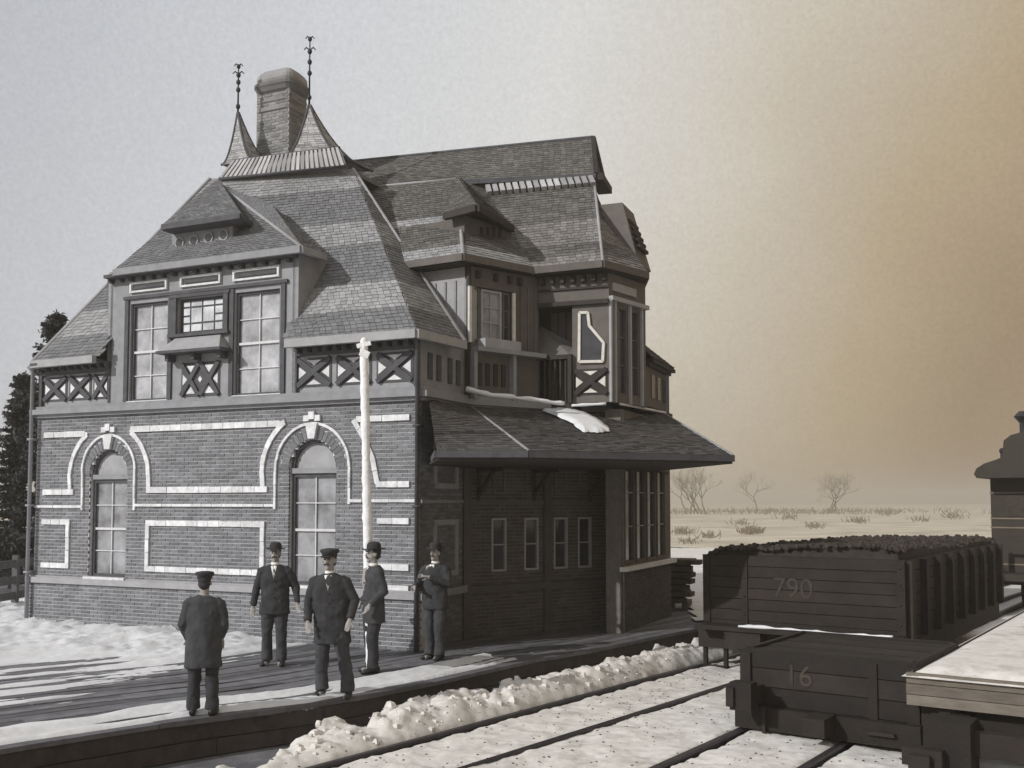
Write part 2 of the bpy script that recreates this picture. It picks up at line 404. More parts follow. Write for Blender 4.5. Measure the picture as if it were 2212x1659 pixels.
for row in range(27):
    s = -random.uniform(0, 3.6)
    while s < 26:
        l = 3.8
        if s+l > .3:
            dz = random.uniform(-.006, .006)
            curved_plank(max(0, s), s+l-.012, row*.2+.005-(.05 if row == 0 else 0), row*.2+.192, -.055, dz).build('plank', M['plank'], plat); npl += 1
        s += l
def sheet(name, x0, x1, y0, y1, st, fn, m, kind='stuff', keep=None):
    nx = int((x1-x0)/st)+1; ny = int((y1-y0)/st)+1; vs = []; ok = []
    for j in range(ny):
        for i in range(nx):
            x = x0+i*st; y = y0+j*st; z = fn(x, y); vs.append((x, y, z if z is not None else 0)); ok.append(z is not None)
    fs = []
    for j in range(ny-1):
        for i in range(nx-1):
            a = j*nx+i; q = (a, a+1, a+nx+1, a+nx)
            if all(ok[k] for k in q): fs.append(q)
    me = bpy.data.meshes.new(name); me.from_pydata(vs, [], fs); me.materials.append(m)
    me.polygons.foreach_set('use_smooth', [True]*len(me.polygons))
    bm = bmesh.new(); bm.from_mesh(me); bmesh.ops.delete(bm, geom=[v for v in bm.verts if not v.link_faces], context='VERTS'); bm.to_mesh(me); bm.free()
    o = bpy.data.objects.new(name, me); COL.objects.link(o); o['kind'] = kind; return o
def sm(x, a, b): t = max(0, min(1, (x-a)/(b-a))); return t*t*(3-2*t)
def plat_snow(x, y):
    eo = edge_off(x, y)
    if eo < .0: return None
    p = V(x, y, 0); u = (p-L).dot(e0); v = (p-L).dot(w0)        # v<0 in front of the facade
    if v > -.02 and u > -.05: return None
    along = x*.66+y*.75
    ridge = fbm(along*.35, eo*5.2, 3)*.10+fbm(along*1.3, eo*9, 9)*.04
    # near-edge strip snowy, trodden dark band behind it, drift against the wall
    b = -.004+.029*sm(eo, .06, .2)*(1-sm(eo, 1.7, 2.4))
    ridge = .12*fbm(along*.30, eo*6.0, 3, 5)+.05*fbm(along*.8, eo*14, 8, 3)+.02*math.sin(eo*11+3*fbm(along*.15, eo, 4))
    b += -.004*sm(-x, 3.5, 5.5)
    dr = sm(v+.35*fbm(x*1.1, y*1.1, 5), -3.6, -1.6)*(1-sm(u, 5.4, 6.6))
    b += dr*(.05+.14*fbm(x*1.7, y*1.7, 2)+.05*fbm(x*6, y*6, 4)+.06*sm(v, -1.6, -.3))
    b -= .12*sm(u, 6.0, 8.0)*sm(eo, .7, 1.2)
    b -= .10*sm(along, 13.2, 15.5)*sm(eo, .25, .6)
    if u < 0: b = max(b, -.01)+.03+.05*fbm(x, y, 8)
    return b+ridge-.075*(1-sm(eo, .02, .22))
sheet('platform_snow', -17, 4, 8.3, 24, .06, plat_snow, M['snow'])
RA0 = G(675, 1656, -.3); RA1 = G(1476, 1443, -.3); RC0 = G(1426, 1651, -.3); RC1 = G(1640, 1555, -.3)
def rail_line(a, b): d = (b-a).normalized(); return a-d*6, a+d*34, d
ra0, ra1, dA = rail_line(RA0, RA1); rc0, rc1, dC = rail_line(RC0, RC1)
rn = lambda d: V(d.y, -d.x, 0)
GAUGE = 1.22
RAILS = [(ra0, dA, 0), (ra0+rn(dA)*GAUGE, dA, 1), (rc0, dC, 2), (rc0+rn(dC)*GAUGE, dC, 3)]
def dist_rail(x, y):
    best = 9; k = 0
    for p, d, i in RAILS:
        s = abs((x-p.x)*d.y-(y-p.y)*d.x)
        if s < best: best = s; k = i
    return best, k
def track_snow(x, y):
    eo = edge_off(x, y)
    if eo > -.02: return None
    s = (x-ra0.x)*dA.x+(y-ra0.y)*dA.y
    z = GZ+.135+.045*fbm(x*.9, y*.9, 1)+.04*fbm(x*3.2, y*3.2, 4)+.02*fbm(x*9, y*9, 14, 3)
    dr = (x-ra0.x)*dA.y-(y-ra0.y)*dA.x     # >0 right of rail A
    q = -dr                                 # distance left of rail A
    if q > 0:
        lump = fbm(x*2.0, y*2.0, 11, 3); rg = 1-2.2*abs(fbm(x*4.5, y*4.5, 5, 4)); big = fbm(s*.8, q*.8, 31, 2)
        start = sm(s+2.4*lump, 4.6, 8.4)
        z += sm(q, .02, .25)*(.02+.07*start)
        edge = .80+.35*big+.22*lump+.35*(1-start)*-1.2
        inside = 1-sm(q, edge, edge+.10)
        z += inside*sm(q, .10, .45)*(.05+.07*fbm(x*11, y*11, 21, 3)+.09*max(0, rg)+.15*max(-.25, lump)+.08*max(0, big))*(.4+.6*start)
        z -= (1-inside)*.34*(.7+.5*fbm(x*5, y*5, 8))
    d, k = dist_rail(x, y)
    amp = (.17, .02+.08*fbm(x*.8, y*.8, 6), .14, .10+.1*fbm(x*.8, y*.8, 6))[k]; z -= amp*math.exp(-(d/(.062+.05*fbm(x*5, y*5, 2)))**2)
    return z
sheet('trackside_snow', -9, 15, 6.6, 20.5, .05, track_snow, M['snow_t'])
random.seed(5); q = MB()
for i in range(420):
    sd_ = random.uniform(5.4, 14.5); qd = abs(random.gauss(.55, .33)); p_ = ra0+dA*sd_-rn(dA)*qd; r_ = random.choice((.010, .010, .016, .022, .04, .06))*random.uniform(.7, 1.3)
    z_ = track_snow(p_.x, p_.y)
    if z_ is None or qd < .14: continue
    k0 = len(q.v); q.ball((0, 0, 0), (r_, r_*random.uniform(.6, 1.2), r_*random.uniform(.5, .9)), 5)
    for k in range(k0, len(q.v)): v_ = Vector(q.v[k]); v_ = v_*(1+.5*N(v_.x*40+i, v_.y*40, v_.z*40)); q.v[k] = (p_.x+v_.x, p_.y+v_.y, z_-r_*.15+v_.z)
o = q.build('snow_clods', M['snow_t']); props(o, 'broken clods of shovelled snow along the track beside the platform', 'snow', kind='stuff')
random.seed(6); q = MB()
for i in range(2600):
    p_ = ra0+dA*random.uniform(4, 22)+rn(dA)*random.uniform(-1.6, 5.2); z_ = track_snow(p_.x, p_.y)
    if z_ is None: continue
    r_ = random.uniform(.004, .012); q.ball((p_.x, p_.y, z_+r_*.4), (r_*1.4, r_, r_*.6), 4)
o = q.build('cinders', M['coal']); props(o, 'scattered cinders and grit on the trackside snow', 'cinders', kind='stuff')
def far_snow(x, y):
    return GZ+.05+.10*max(0, fbm(x*.25, y*.25, 3))+.03*fbm(x*1.4, y*1.4, 5) if edge_off(x, y) < -.05 or x > 4.6 else None
sheet('yard_snow', 3, 40, 20.43, 60, .4, far_snow, M['snow_t'])
def behind(x, y):
    if edge_off(x, y) < .15 or (x-3.5)*.99-(y-21.9)*.12 < .25: return None
    return .025+.05*fbm(x*.6, y*.6, 2)+.05*fbm(x*2.1, y*2.1, 7)+.02
sheet('drifted_snow', 3.2, 26, 20.4, 52, .15, behind, M['snow_t'])
# railway tracks
for name, p, d, lab in (('railway_track', ra0, dA, 0), ('railway_track', rc0, dC, 1)):
    tr = thing(name, p, ['snow-buried railway track nearest the platform with one dark rail showing', 'railway track running under the low wagon on the right'][lab], 'railway track', 'railway tracks beside the platform')
    for k in range(2):
        q = MB(); a = p+rn(d)*GAUGE*k; wv = rn(d)
        sec = [(-.06, -.14), (.06, -.14), (.06, -.12), (.012, -.10), (.012, -.045), (.034, -.035), (.034, 0), (-.034, 0), (-.034, -.035), (-.012, -.045), (-.012, -.10), (-.06, -.12)]
        vs = [a+wv*x+V(0, 0, y) for x, y in sec]+[a+d*40+wv*x+V(0, 0, y) for x, y in sec]; n = len(sec)
        q.add(vs, [(i, (i+1) % n, (i+1) % n+n, i+n) for i in range(n)]+[tuple(range(n)), tuple(reversed(range(n, 2*n)))]); q.build('rail', M['rail'], tr)
    me = None
    for i in range(52):
        c = p+d*(.3+i*.72)+rn(d)*GAUGE/2
        if me is None:
            q = MB(); q.beam(-rn(d)*1.05, rn(d)*1.05, .2, .16); ob = q.build('sleeper', M['tie']); me = ob.data; bpy.data.objects.remove(ob)
        ob = bpy.data.objects.new('sleeper', me); COL.objects.link(ob); ob.location = (c.x, c.y, -.52+random.uniform(-.01, .015)); parent(ob, tr)
# ------------------------------------------------------------------ station
st = thing('station_building', (L.x, L.y, 0), 'large dark brick station with steep shingled roofs, twin finials and a tall chimney', 'station building')
H1 = [(1.44, 2.40, .97, 2.91, True), (6.12, 7.10, .97, 2.97, True)]
q = MB(); wall(q, F0, 0, 8.70, .90, 4.10, -.3, 0, H1); q.box(F0, -.06, 8.72, -.3, .84, -.3, .05)
wall_front = q.build('wall', M['mortar'], st)
bricks(F0, 0, 8.70, .93, 4.06, 0, H1, 'brick', wall_front)
bricks(F0, -.06, 8.76, .0, .82, .05, [], 'brick', wall_front)
q = MB(); ring_bricks(q, F0, 1.92, 2.91, .485, .64, -.02, .015); ring_bricks(q, F0, 6.61, 2.97, .495, .66, -.02, .015)
q.build('arch_bricks', M['brick'], wall_front, kind='stuff')
q = MB(); q.box(F0, -.12, 8.82, .82, .93, -.02, .11); q.box(F0, -.10, 8.80, .93, .96, -.02, .06); q.build('water_table', M['trim_l'], st)
# white dressings
O0, O1 = .0, .045
def loop(pts, w): strip(q, F0, pts, w*.9, O0, O1, 0, .24)
bq = []
def border(name, *lps):
    global q
    q = MB()
    for pts, w in lps: loop(pts, w)
    q.build(name, M['white'], wall_front)
border('panel_border', ([(2.48, 3.75), (5.92, 3.75)], .12), ([(2.9, 2.61), (5.66, 2.61)], .12), ([(2.52, 3.72)]+arc(1.92, 2.85, 1.02, 56, 2, 7)+[(2.95, 2.6)], .10), ([(5.88, 3.72)]+arc(6.61, 2.88, 1.06, 123, 178, 7)+[(5.58, 2.6)], .10))
border('panel_border', ([(.22, 3.70), (1.30, 3.70)], .12), ([(.22, 2.58), (1.02, 2.58)], .12), ([(1.30, 3.70)]+arc(1.92, 2.85, 1.0, 124, 178, 7)+[(.95, 2.56)], .09))
border('panel_border', ([(2.9, 2.0), (5.62, 2.0)], .11), ([(2.9, 1.16), (5.62, 1.16)], .11), ([(2.94, 1.21), (2.94, 1.95)], .095), ([(5.58, 1.21), (5.58, 1.95)], .095))
border('panel_border', ([(.22, 2.0), (.95, 2.0)], .11), ([(.22, 1.16), (.95, 1.16)], .11), ([(.91, 1.21), (.91, 1.95)], .095))
border('panel_border', ([(7.5, 3.77), (8.52, 3.77)], .11), ([(7.9, 2.68), (8.52, 2.68)], .11), ([(7.45, 3.76), (7.66, 3.45), (7.83, 3.1), (7.92, 2.7)], .10))
for z in (2.08, 1.33, .99): border('stone_band', ([(7.93, z), (8.52, z)], .11))
border('string_course', ([(.0, 2.30), (1.28, 2.30)], .055), ([(1.27, 2.24)]+[(1.27, 2.9)]+arc(1.93, 2.99, .67, 178, 2, 18)+[(2.60, 2.9), (2.60, 2.24)], .05), ([(2.60, 2.33), (5.85, 2.33)], .055), ([(5.84, 2.27), (5.84, 2.9)]+arc(6.61, 2.97, .76, 178, 2, 20)+[(7.37, 2.9), (7.37, 2.36)], .05), ([(7.37, 2.41), (8.68, 2.41)], .055))
for c, r, zs in ((1.92, .5, 2.91), (6.61, .52, 2.97)):
    q = MB(); pts = [(c-.065, zs+r-.02), (c+.065, zs+r-.02), (c+.12, zs+r+.24), (c-.12, zs+r+.24)]
    q.hexa([F0.pt(x, z, .07) for x, z in pts]+[F0.pt(x, z, -.02) for x, z in pts])
    q.box(F0, c-.17, c-.06, zs+.80, zs+.90, 0, .06); q.box(F0, c+.06, c+.17, zs+.80, zs+.90, 0, .06); q.box(F0, c-.058, c+.058, zs+.83, zs+.96, 0, .075)
    q.build('keystone', M['white'], wall_front)
def sash(par, fr, u0, u1, z0, z1, cols, rows, o=-.10, fm='trim', gm='glass', fw=.05, mid=None, bar=.022, sill=True, mm='cream', name='window'):
    q = MB(); q.box(fr, u0, u0+fw, z0, z1, o-.02, o+.05); q.box(fr, u1-fw, u1, z0, z1, o-.02, o+.05)
    q.box(fr, u0+fw, u1-fw, z0, z0+fw, o-.02, o+.05); q.box(fr, u0+fw, u1-fw, z1-fw, z1, o-.02, o+.05)
    w = q.build(name, M[fm], par)
    q = MB(); a, b, c, d = u0+fw, u1-fw, z0+fw, z1-fw
    for i in range(1, cols): x = a+(b-a)*i/cols; q.box(fr, x-bar/2, x+bar/2, c, d, o, o+.028)
    for j in range(1, rows):
        z = c+(d-c)*j/rows
        if mid and abs(z-mid) < .15: continue
        q.box(fr, a, b, z-bar/2, z+bar/2, o+.001, o+.026)
    if mid: q.box(fr, a, b, mid-.022, mid+.022, o+.002, o+.04)
    if q.v: q.build('muntin', M[mm], w)
    # panes
    me = None
    for i in range(cols):
        for j in range(rows):
            q = MB(); q.box(fr, a+(b-a)*i/cols, a+(b-a)*(i+1)/cols, c+(d-c)*j/rows, c+(d-c)*(j+1)/rows, o-.012, o-.004+random.uniform(-.001, .001)); q.build('pane', M[gm], w)
    if sill: q = MB(); q.box(fr, u0-.05, u1+.05, z0-.07, z0+.005, o, .09 if o < 0 else o+.14); q.build('sill', M['white'], w)
    return w
def arched(u0, u1, z0, zs, par):
    c = (u0+u1)/2; r = (u1-u0)/2
    w = sash(st, F0, u0+.01, u1-.01, z0, zs-.09, 2, 4, -.13, 'dark', 'glass', .06, mid=(z0+zs)/2-.06, mm='sash', bar=.017)
    q = MB(); q.box(F0, u0, u1, zs-.09, zs, -.17, -.04); q.build('transom', M['trim'], w)
    q = MB(); pts = [(c+r*math.cos(math.pi*i/16), zs+r*math.sin(math.pi*i/16)) for i in range(17)]
    q.poly([F0.pt(x, z, -.12) for x, z in pts], 0, .02, F0.n)
    q.build('tympanum', M['blind'], w)
    q = MB()
    for i in range(16):
        (a, b), (a2, b2) = pts[i], pts[i+1]; k = .88
        f = lambda x, z, k: (c+(x-c)*k, zs+(z-zs)*k)
        qq = [f(a, b, 1), f(a2, b2, 1), f(a2, b2, k), f(a, b, k)]
        q.hexa([F0.pt(x, z, -.06) for x, z in qq]+[F0.pt(x, z, -.13) for x, z in qq])
    q.build('arch_frame', M['dark'], w)
arched(1.44, 2.40, .97, 2.91, st); arched(6.12, 7.10, .97, 2.97, st)
# side and bay ground floor walls
def mapx(fr, px, py, o=0): return fr.fp(px, py, o)
q = MB(); q.box(F1, .02, F1.len, -.3, 4.10, -.3, 0); ws = q.build('wall', M['mortar_w'], st); bricks(F1, .04, F1.len, .0, 4.06, 0, [], 'brick', ws)
q = MB(); q.box(F1, .0, F1.len+.03, .82, .94, -.02, .10); q.box(F1, .02, F1.len, 2.37, 2.43, 0, .04); q.build('water_table', M['trim'], ws)
u0 = .45; u1 = 1.3
for za, zb in ((2.66, 3.7), (1.18, 2.05)):
    q = MB(); strip(q, F1, [(u0, za), (u1, za)], .09, 0, .04); strip(q, F1, [(u0, zb), (u1, zb)], .09, 0, .04); strip(q, F1, [(u1-.04, za), (u1-.04, zb)], .08, 0, .04); strip(q, F1, [(u0+.04, za), (u0+.04, zb)], .08, 0, .04)
    q.build('side_panel_border', M['trim_l'], ws)
nar = []
for px in (1077, 1147, 1210, 1262):
    u, _ = F2.fp(px, 1150); nar.append(u)
hl = []
for u in nar: hl.append((u-.16, u+.16, 1.15, 2.10, False))
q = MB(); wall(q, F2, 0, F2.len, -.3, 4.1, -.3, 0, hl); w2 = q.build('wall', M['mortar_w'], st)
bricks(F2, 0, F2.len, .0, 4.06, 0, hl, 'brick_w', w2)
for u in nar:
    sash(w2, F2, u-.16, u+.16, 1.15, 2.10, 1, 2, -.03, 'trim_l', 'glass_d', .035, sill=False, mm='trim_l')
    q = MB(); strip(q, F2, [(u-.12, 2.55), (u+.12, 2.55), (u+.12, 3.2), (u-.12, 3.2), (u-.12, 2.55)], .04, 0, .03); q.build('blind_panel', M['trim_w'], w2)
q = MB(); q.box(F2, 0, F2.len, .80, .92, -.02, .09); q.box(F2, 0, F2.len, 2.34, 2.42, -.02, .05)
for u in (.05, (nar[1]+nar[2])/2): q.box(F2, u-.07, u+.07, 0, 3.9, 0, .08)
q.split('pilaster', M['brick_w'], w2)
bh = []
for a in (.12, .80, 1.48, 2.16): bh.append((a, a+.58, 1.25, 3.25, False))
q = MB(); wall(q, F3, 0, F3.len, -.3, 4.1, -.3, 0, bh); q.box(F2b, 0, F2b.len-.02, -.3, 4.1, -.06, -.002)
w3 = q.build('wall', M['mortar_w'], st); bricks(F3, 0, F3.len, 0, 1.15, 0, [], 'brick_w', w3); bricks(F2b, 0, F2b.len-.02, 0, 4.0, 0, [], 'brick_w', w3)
for (a, b, c, d, _) in bh: sash(w3, F3, a, b, c, d, 1, 3, -.02, 'trim_w', 'glass_d', .05, sill=False, mm='trim_l')
q = MB(); q.box(F3, -.05, F3.len+.05, 1.12, 1.20, -.02, .12); q.build('bay_sill', M['snow'], w3)
# back walls so that the house is closed
Lb = L+w0*9; Rb = V(3.55, 27.5, 0)
q = MB(); 
for a, b in ((Lb, L), (Rb, Lb), (W4, Rb)):
    f = Fr(a, b); q.box(f, 0.01, f.len-.01, -.3, 5.1, -.3, 0)
q.build('rear_wall', M['brick'], st)
# belt course between the storeys
def along(poly, fn):
    for a, b in zip(poly[:-1], poly[1:]): fn(Fr(a, b))
q = MB(); belt = [L, R, W1, W2]
along(belt, lambda f: (q.box(f, -.06, f.len+.06, 4.10, 4.20, -.1, .16), q.box(f, -.04, f.len+.04, 4.20, 4.26, -.1, .10), q.box(f, -.02, f.len+.02, 4.04, 4.10, -.1, .08)))
q.build('belt_course', M['trim'], st)
# upper storey wall of the facade
UP = .06
q = MB(); wall(q, F0, -.02, 1.93, 4.26, 5.1, -.3, .0, []); wall(q, F0, 6.25, 8.70, 4.26, 5.1, -.3, .0, [])
DH = [(2.45, 3.36, 4.27, 6.12, False), (4.94, 5.92, 4.27, 6.12, False), (3.60, 4.66, 5.46, 6.12, False)]
DH = sorted(DH)
wall(q, F0, 1.93, 6.25, 4.26, 6.78, -.3, UP, DH)
wu = q.build('upper_wall', M['trim'], st)
q = MB()
for s_ in (1.93, 6.25): 
    o = F0.n*.0
    q.hexa([F0.pt(s_-.06, 5.0, UP), F0.pt(s_+.06, 5.0, UP), F0.pt(s_+.06, 5.0, -1.6), F0.pt(s_-.06, 5.0, -1.6), F0.pt(s_-.06, 6.78, UP), F0.pt(s_+.06, 6.78, UP), F0.pt(s_+.06, 6.78, -1.6), F0.pt(s_-.06, 6.78, -1.6)])
q.split('dormer_cheek', M['trim'], st)
for (a, b) in ((2.45, 3.36), (4.94, 5.92)):
    sash(wu, F0, a, b, 4.27, 6.12, 2, 4, -.04, 'dark', 'glass_b', .045, mid=5.2, mm='sash', bar=.017)
# leaded centre window
q = MB(); q.box(F0, 3.60, 4.66, 5.46, 6.12, -.05, -.03); lw = q.build('leaded_window', M['dark'], wu)
us = [3.66, 3.84, 4.12, 4.40, 4.60]; zz = [5.50, 5.66, 5.80, 5.96, 6.08]
for i in range(4):
    for j in range(4):
        if i in (1, 2) and j in (1, 2):
            if j == 2: continue
            z0, z1 = zz[1], zz[3]
        else: z0, z1 = zz[j], zz[j+1]
        q = MB(); q.box(F0, us[i]+.018, us[i+1]-.018, z0+.018, z1-.018, -.029, -.018); q.build('pane', M['glass_l'], lw)
q = MB()
for x in (3.50, 4.70): q.box(F0, x, x+.10, 5.42, 6.16, UP+.002, UP+.05)
q.box(F0, 3.44, 4.84, 6.13, 6.19, UP+.002, UP+.06); q.box(F0, 3.44, 4.84, 5.40, 5.455, UP+.002, UP+.09)
q.box(F0, 2.30, 6.1, 6.20, 6.26, UP+.003, UP+.05)
for x in (2.33, 3.40, 4.83, 5.96): q.box(F0, x, x+.09, 4.27, 6.19, UP+.001, UP+.035)
q.split('window_casing', M['dark'], wu)
q = MB()   # flared sill hood
pts = [(3.62, 5.38), (4.66, 5.38), (4.86, 5.12), (3.42, 5.12)]
q.hexa([F0.pt(3.42, 5.12, UP+.32), F0.pt(4.86, 5.12, UP+.32), F0.pt(4.86, 5.12, UP), F0.pt(3.42, 5.12, UP), F0.pt(3.62, 5.38, UP+.06), F0.pt(4.66, 5.38, UP+.06), F0.pt(4.66, 5.38, UP), F0.pt(3.62, 5.38, UP)])
q.build('window_hood', M['trim_l'], wu)
q = MB(); q.box(F0, 3.40, 4.88, 5.07, 5.12, UP, UP+.33)
for x in (3.5, 4.1, 4.7): q.box(F0, x, x+.08, 4.95, 5.07, UP, UP+.2)
q.split('hood_bracket', M['dark'], wu)
for a, b in ((2.47, 3.34), (3.70, 4.60), (4.92, 5.90)):
    q = MB(); strip(q, F0, [(a, 6.34), (b, 6.34)], .035, UP, UP+.05); strip(q, F0, [(a, 6.50), (b, 6.50)], .035, UP, UP+.05); q.box(F0, a-.02, a+.02, 6.32, 6.52, UP, UP+.05); q.box(F0, b-.02, b+.02, 6.32, 6.52, UP, UP+.05)
    s_ = q.build('slim_panel', M['white'], wu); q = MB(); q.box(F0, a+.06, b-.06, 6.39, 6.45, UP, UP+.03); q.build('slot', M['dark'], s_)
def xpanel(fr, u0, u1, z0, z1, o, par, dbl=False, dk='dark', lt='white'):
    q = MB(); q.box(fr, u0, u1, z0, z1, o, o+.012); p = q.build('cross_panel', M[dk], par)
    um, zm = (u0+u1)/2, (z0+z1)/2; w, h = (u1-u0)/2, (z1-z0)/2
    tr = [[(um-w*.42, z1-.04), (um+w*.42, z1-.04), (um, z1-h*.50)], [(um-w*.42, z0+.04), (um+w*.42, z0+.04), (um, z0+h*.50)],
          [(u0+.04, zm-h*.42), (u0+.04, zm+h*.42), (u0+w*.55, zm)], [(u1-.04, zm-h*.42), (u1-.04, zm+h*.42), (u1-w*.55, zm)]]
    if dbl: tr = [[(um-w*.45-.11, z1-.06), (um-w*.45+.11, z1-.06), (um-w*.45, z1-.20)], [(um+w*.45-.11, z1-.06), (um+w*.45+.11, z1-.06), (um+w*.45, z1-.20)], [(um-w*.45-.13, z0+.05), (um-w*.45+.13, z0+.05), (um-w*.45, z0+.19)], [(um+w*.45-.13, z0+.05), (um+w*.45+.13, z0+.05), (um+w*.45, z0+.19)], [(u0+.04, zm-.1), (u0+.04, zm+.1), (u0+.15, zm)], [(u1-.04, zm-.1), (u1-.04, zm+.1), (u1-.15, zm)], [(um-.05, zm), (um, zm-.06), (um+.05, zm), (um, zm+.06)]]
    for t in tr:
        q = MB(); n = len(t); a = [fr.pt(x, z, o+.022) for x, z in t]; b = [fr.pt(x, z, o+.011) for x, z in t]
        q.add(a+b, [tuple(range(n))]+[(i, (i+1) % n, (i+1) % n+n, i+n) for i in range(n)]); q.build('panel_inset', M[lt], p)
    q = MB()
    ks = ((u0, um), (um, u1)) if dbl else ((u0, u1),)
    for a, b in ks:
        strip(q, fr, [(a+.02, z0+.02), (b-.02, z1-.02)], .085, o+.01, o+.055); strip(q, fr, [(a+.02, z1-.02), (b-.02, z0+.02)], .085, o+.01, o+.052)
    q.build('cross_brace', M[dk], p)
for a, b in ((.16, .78), (.84, 1.42), (1.48, 1.88)): xpanel(F0, a, b if b > 1.5 and b < 1.9 and 0 else b, 4.36, 4.84, .0, wu)
for a, b in ((6.27, 6.98), (7.08, 7.78), (7.88, 8.58)): xpanel(F0, a, b, 4.36, 4.86, .0, wu)
xpanel(F0, 3.73, 4.62, 4.30, 4.92, UP, wu, True)
q = MB()
for a in (.05, 1.9, 6.2, 8.62): q.box(F0, a, a+.09, 4.26, 5.06, .001, .06)
q.box(F0, 0, 1.93, 4.88, 4.94, .002, .05); q.box(F0, 6.25, 8.7, 4.90, 4.95, .002, .05)
u = .1
while u < 8.6:
    if not 1.9 < u < 6.25: q.box(F0, u, u+.07, 4.96, 5.05, .002, .16)
    u += .2
q.split('dentil', M['dark'], wu)
# upper side wall F1 and slots
q = MB(); q.box(F1, .01, F1.len+.05, 4.26, 5.1, -.3, 0); wz = q.build('upper_wall', M['trim'], st)
for i, u in enumerate((.25, .55, .95, 1.25)):
    q = MB(); q.box(F1, u, u+.13, 4.42, 4.86, .0, .03); q.build('slot', M['dark'], wz)
# downspouts
for i, (fr, u) in enumerate(((F0, -.02), (F0, 8.74))):
    q = MB(); q.tube([fr.pt(u, -.02, .14), fr.pt(u, 4.95, .14), fr.pt(u, 5.05, .25)], [.04, .04, .04], 8)
    for z in (1, 2.3, 3.6): q.box(fr, u-.06, u+.06, z, z+.04, .03, .19)
    q.build('downspout', M['dark' if i else 'trim'], st, True)
# ---- roofs
ZE = 5.12; ZT = 9.1
A = F0.pt(.14, ZE, .30); B = F0.pt(8.85, ZE, .38); C = G(1004, 740, ZE)
T1 = G(455, 386, ZT); T2 = G(762, 366, ZT); T3 = G(792, 404, ZT-.05)
Ab = A+w0*9.6; T1b = T1+w0*3.2
rf = MB(); rf.poly([T1, T2, T2+w0*3.2, T1b], 0, .08, V(0, 0, 1)); roof = rf.build('roof', M['shingle'], st)
bands = [(.10, .16), (.34, .43), (.66, .74), (.93, 1.0)]
def dskip(p): u = (p-L).dot(e0); return 1.96 < u < 6.22 and p.z < 6.9
roofpart('front_slope', [(A, B, T2, T1, dict(skip=dskip)), (B, C, T2, T2)], [M['shingle'], M['shingle_l']], roof, band=[(.13, .26), (.50, .64), (.86, 1.0)])
roofpart('rear_slope', [(Ab, A, T1, T1b), (T2+w0*3.2+V(1.5, 2.2, -3.9), Ab, T1b, T2+w0*3.2)], [M['shingle'], M['shingle_l']], roof, exp_=.3, wid=.5)
# eave fascia and gutter
q = MB()
for a, b in ((A, F0.pt(1.88, ZE, .38)), (F0.pt(6.3, ZE, .38), B), (B, C), (Ab, A)):
    q.beam(a+V(0, 0, -.05), b+V(0, 0, -.05), .10, .14)
q.split('eave_fascia', M['trim_l'], roof)
q = MB()
for a, b in ((F0.pt(.15, 5.06, .36), F0.pt(1.88, 5.06, .36)), (F0.pt(6.3, 5.06, .36), F0.pt(8.8, 5.06, .36))):
    q.beam(a-F0.n*.18, b-F0.n*.18, .36, .05)
q.split('soffit', M['dark'], roof)
# dormer roof
DA = F0.pt(F0.fp(247, 600, .3)[0], 6.74, .3); DB = F0.pt(F0.fp(650, 546, .3)[0], 6.74, .3)
nm_ = (B-A).cross(T1-A).normalized()
def onroof(px, py, lift=.0):
    r = ray(px, py); k = (A-V(0, 0, CAMH)).dot(nm_)/r.dot(nm_); return V(0, 0, CAMH)+r*k+nm_*(-lift if nm_.z < 0 else lift)
DT = onroof(474, 402, .06); DV = onroof(705, 552, .03); DL = F0.pt(1.92, 6.8, -.9)
DM = onroof(590, 447, .05)
roofpart('dormer_slope', [(DA, DB, DT, DT, dict(band=[(.0, .0)])), (DB, DV, DM, DM), (DB, DM, DT, DT), (DL, DA, DT, DT)], [M['shingle'], M['shingle_l']], roof)
q = MB(); q.beam(DA-V(0, 0, .05), DB-V(0, 0, .05), .08, .12); q.beam(DB-V(0, 0, .05), DV-V(0, 0, .05), .08, .12); q.beam(DA-V(0, 0, .05), DL-V(0, 0, .05), .08, .12); q.build('dormer_fascia', M['trim'], roof)
q = MB(); q.box(F0, 1.95, 6.3, 6.62, 6.68, .0, .27)
u = 1.95
while u < 6.2: q.box(F0, u, u+.07, 6.55, 6.615, UP, .17); u += .26
q.build('dormer_soffit', M['dark'], roof)
# ridge rolls along the visible hips
q = MB(); q.tube([DB, DT], [.035, .035], 6); q.tube([A, T1], [.045, .045], 6); q.tube([C+V(0, 0, .02), T2], [.045, .045], 6); q.split('hip_roll', M['trim_l'], roof, True)
# attic dormer with four round lights
oA = -.12
a0 = F0.fp(372, 520, oA)[0]; a1 = F0.fp(502, 510, oA)[0]; zb = F0.fp(437, 548, oA)[1]-.25; zt_ = F0.fp(437, 480, oA)[1]
q = MB(); q.box(F0, a0, a1, zb, zt_, oA-1.6, oA); ad = q.build('attic_dormer', M['trim'], st)
for px, py in ((389, 525), (420, 520), (452, 514), (484, 508)):
    u, z = F0.fp(px, py, oA)
    q = MB(); rr = .115; q.tube([F0.pt(u, z, oA-.01), F0.pt(u, z, oA+.03)], [rr, rr], 8); wq = q.build('round_window', M['trim_l'], ad)
    q = MB(); q.tube([F0.pt(u, z, oA), F0.pt(u, z, oA+.04)], [rr*.68, rr*.68], 8); q.build('pane', M['glass_d'], wq)
eL = F0.fp(350, 489, oA+.3); eR = F0.fp(520, 459, oA+.3); ze = (eL[1]+eR[1])/2
EA = F0.pt(eL[0], ze, oA+.3); EB = F0.pt(eR[0], ze, oA+.3); EV = P(552, 468, EB.y+.9); EV.z = ze
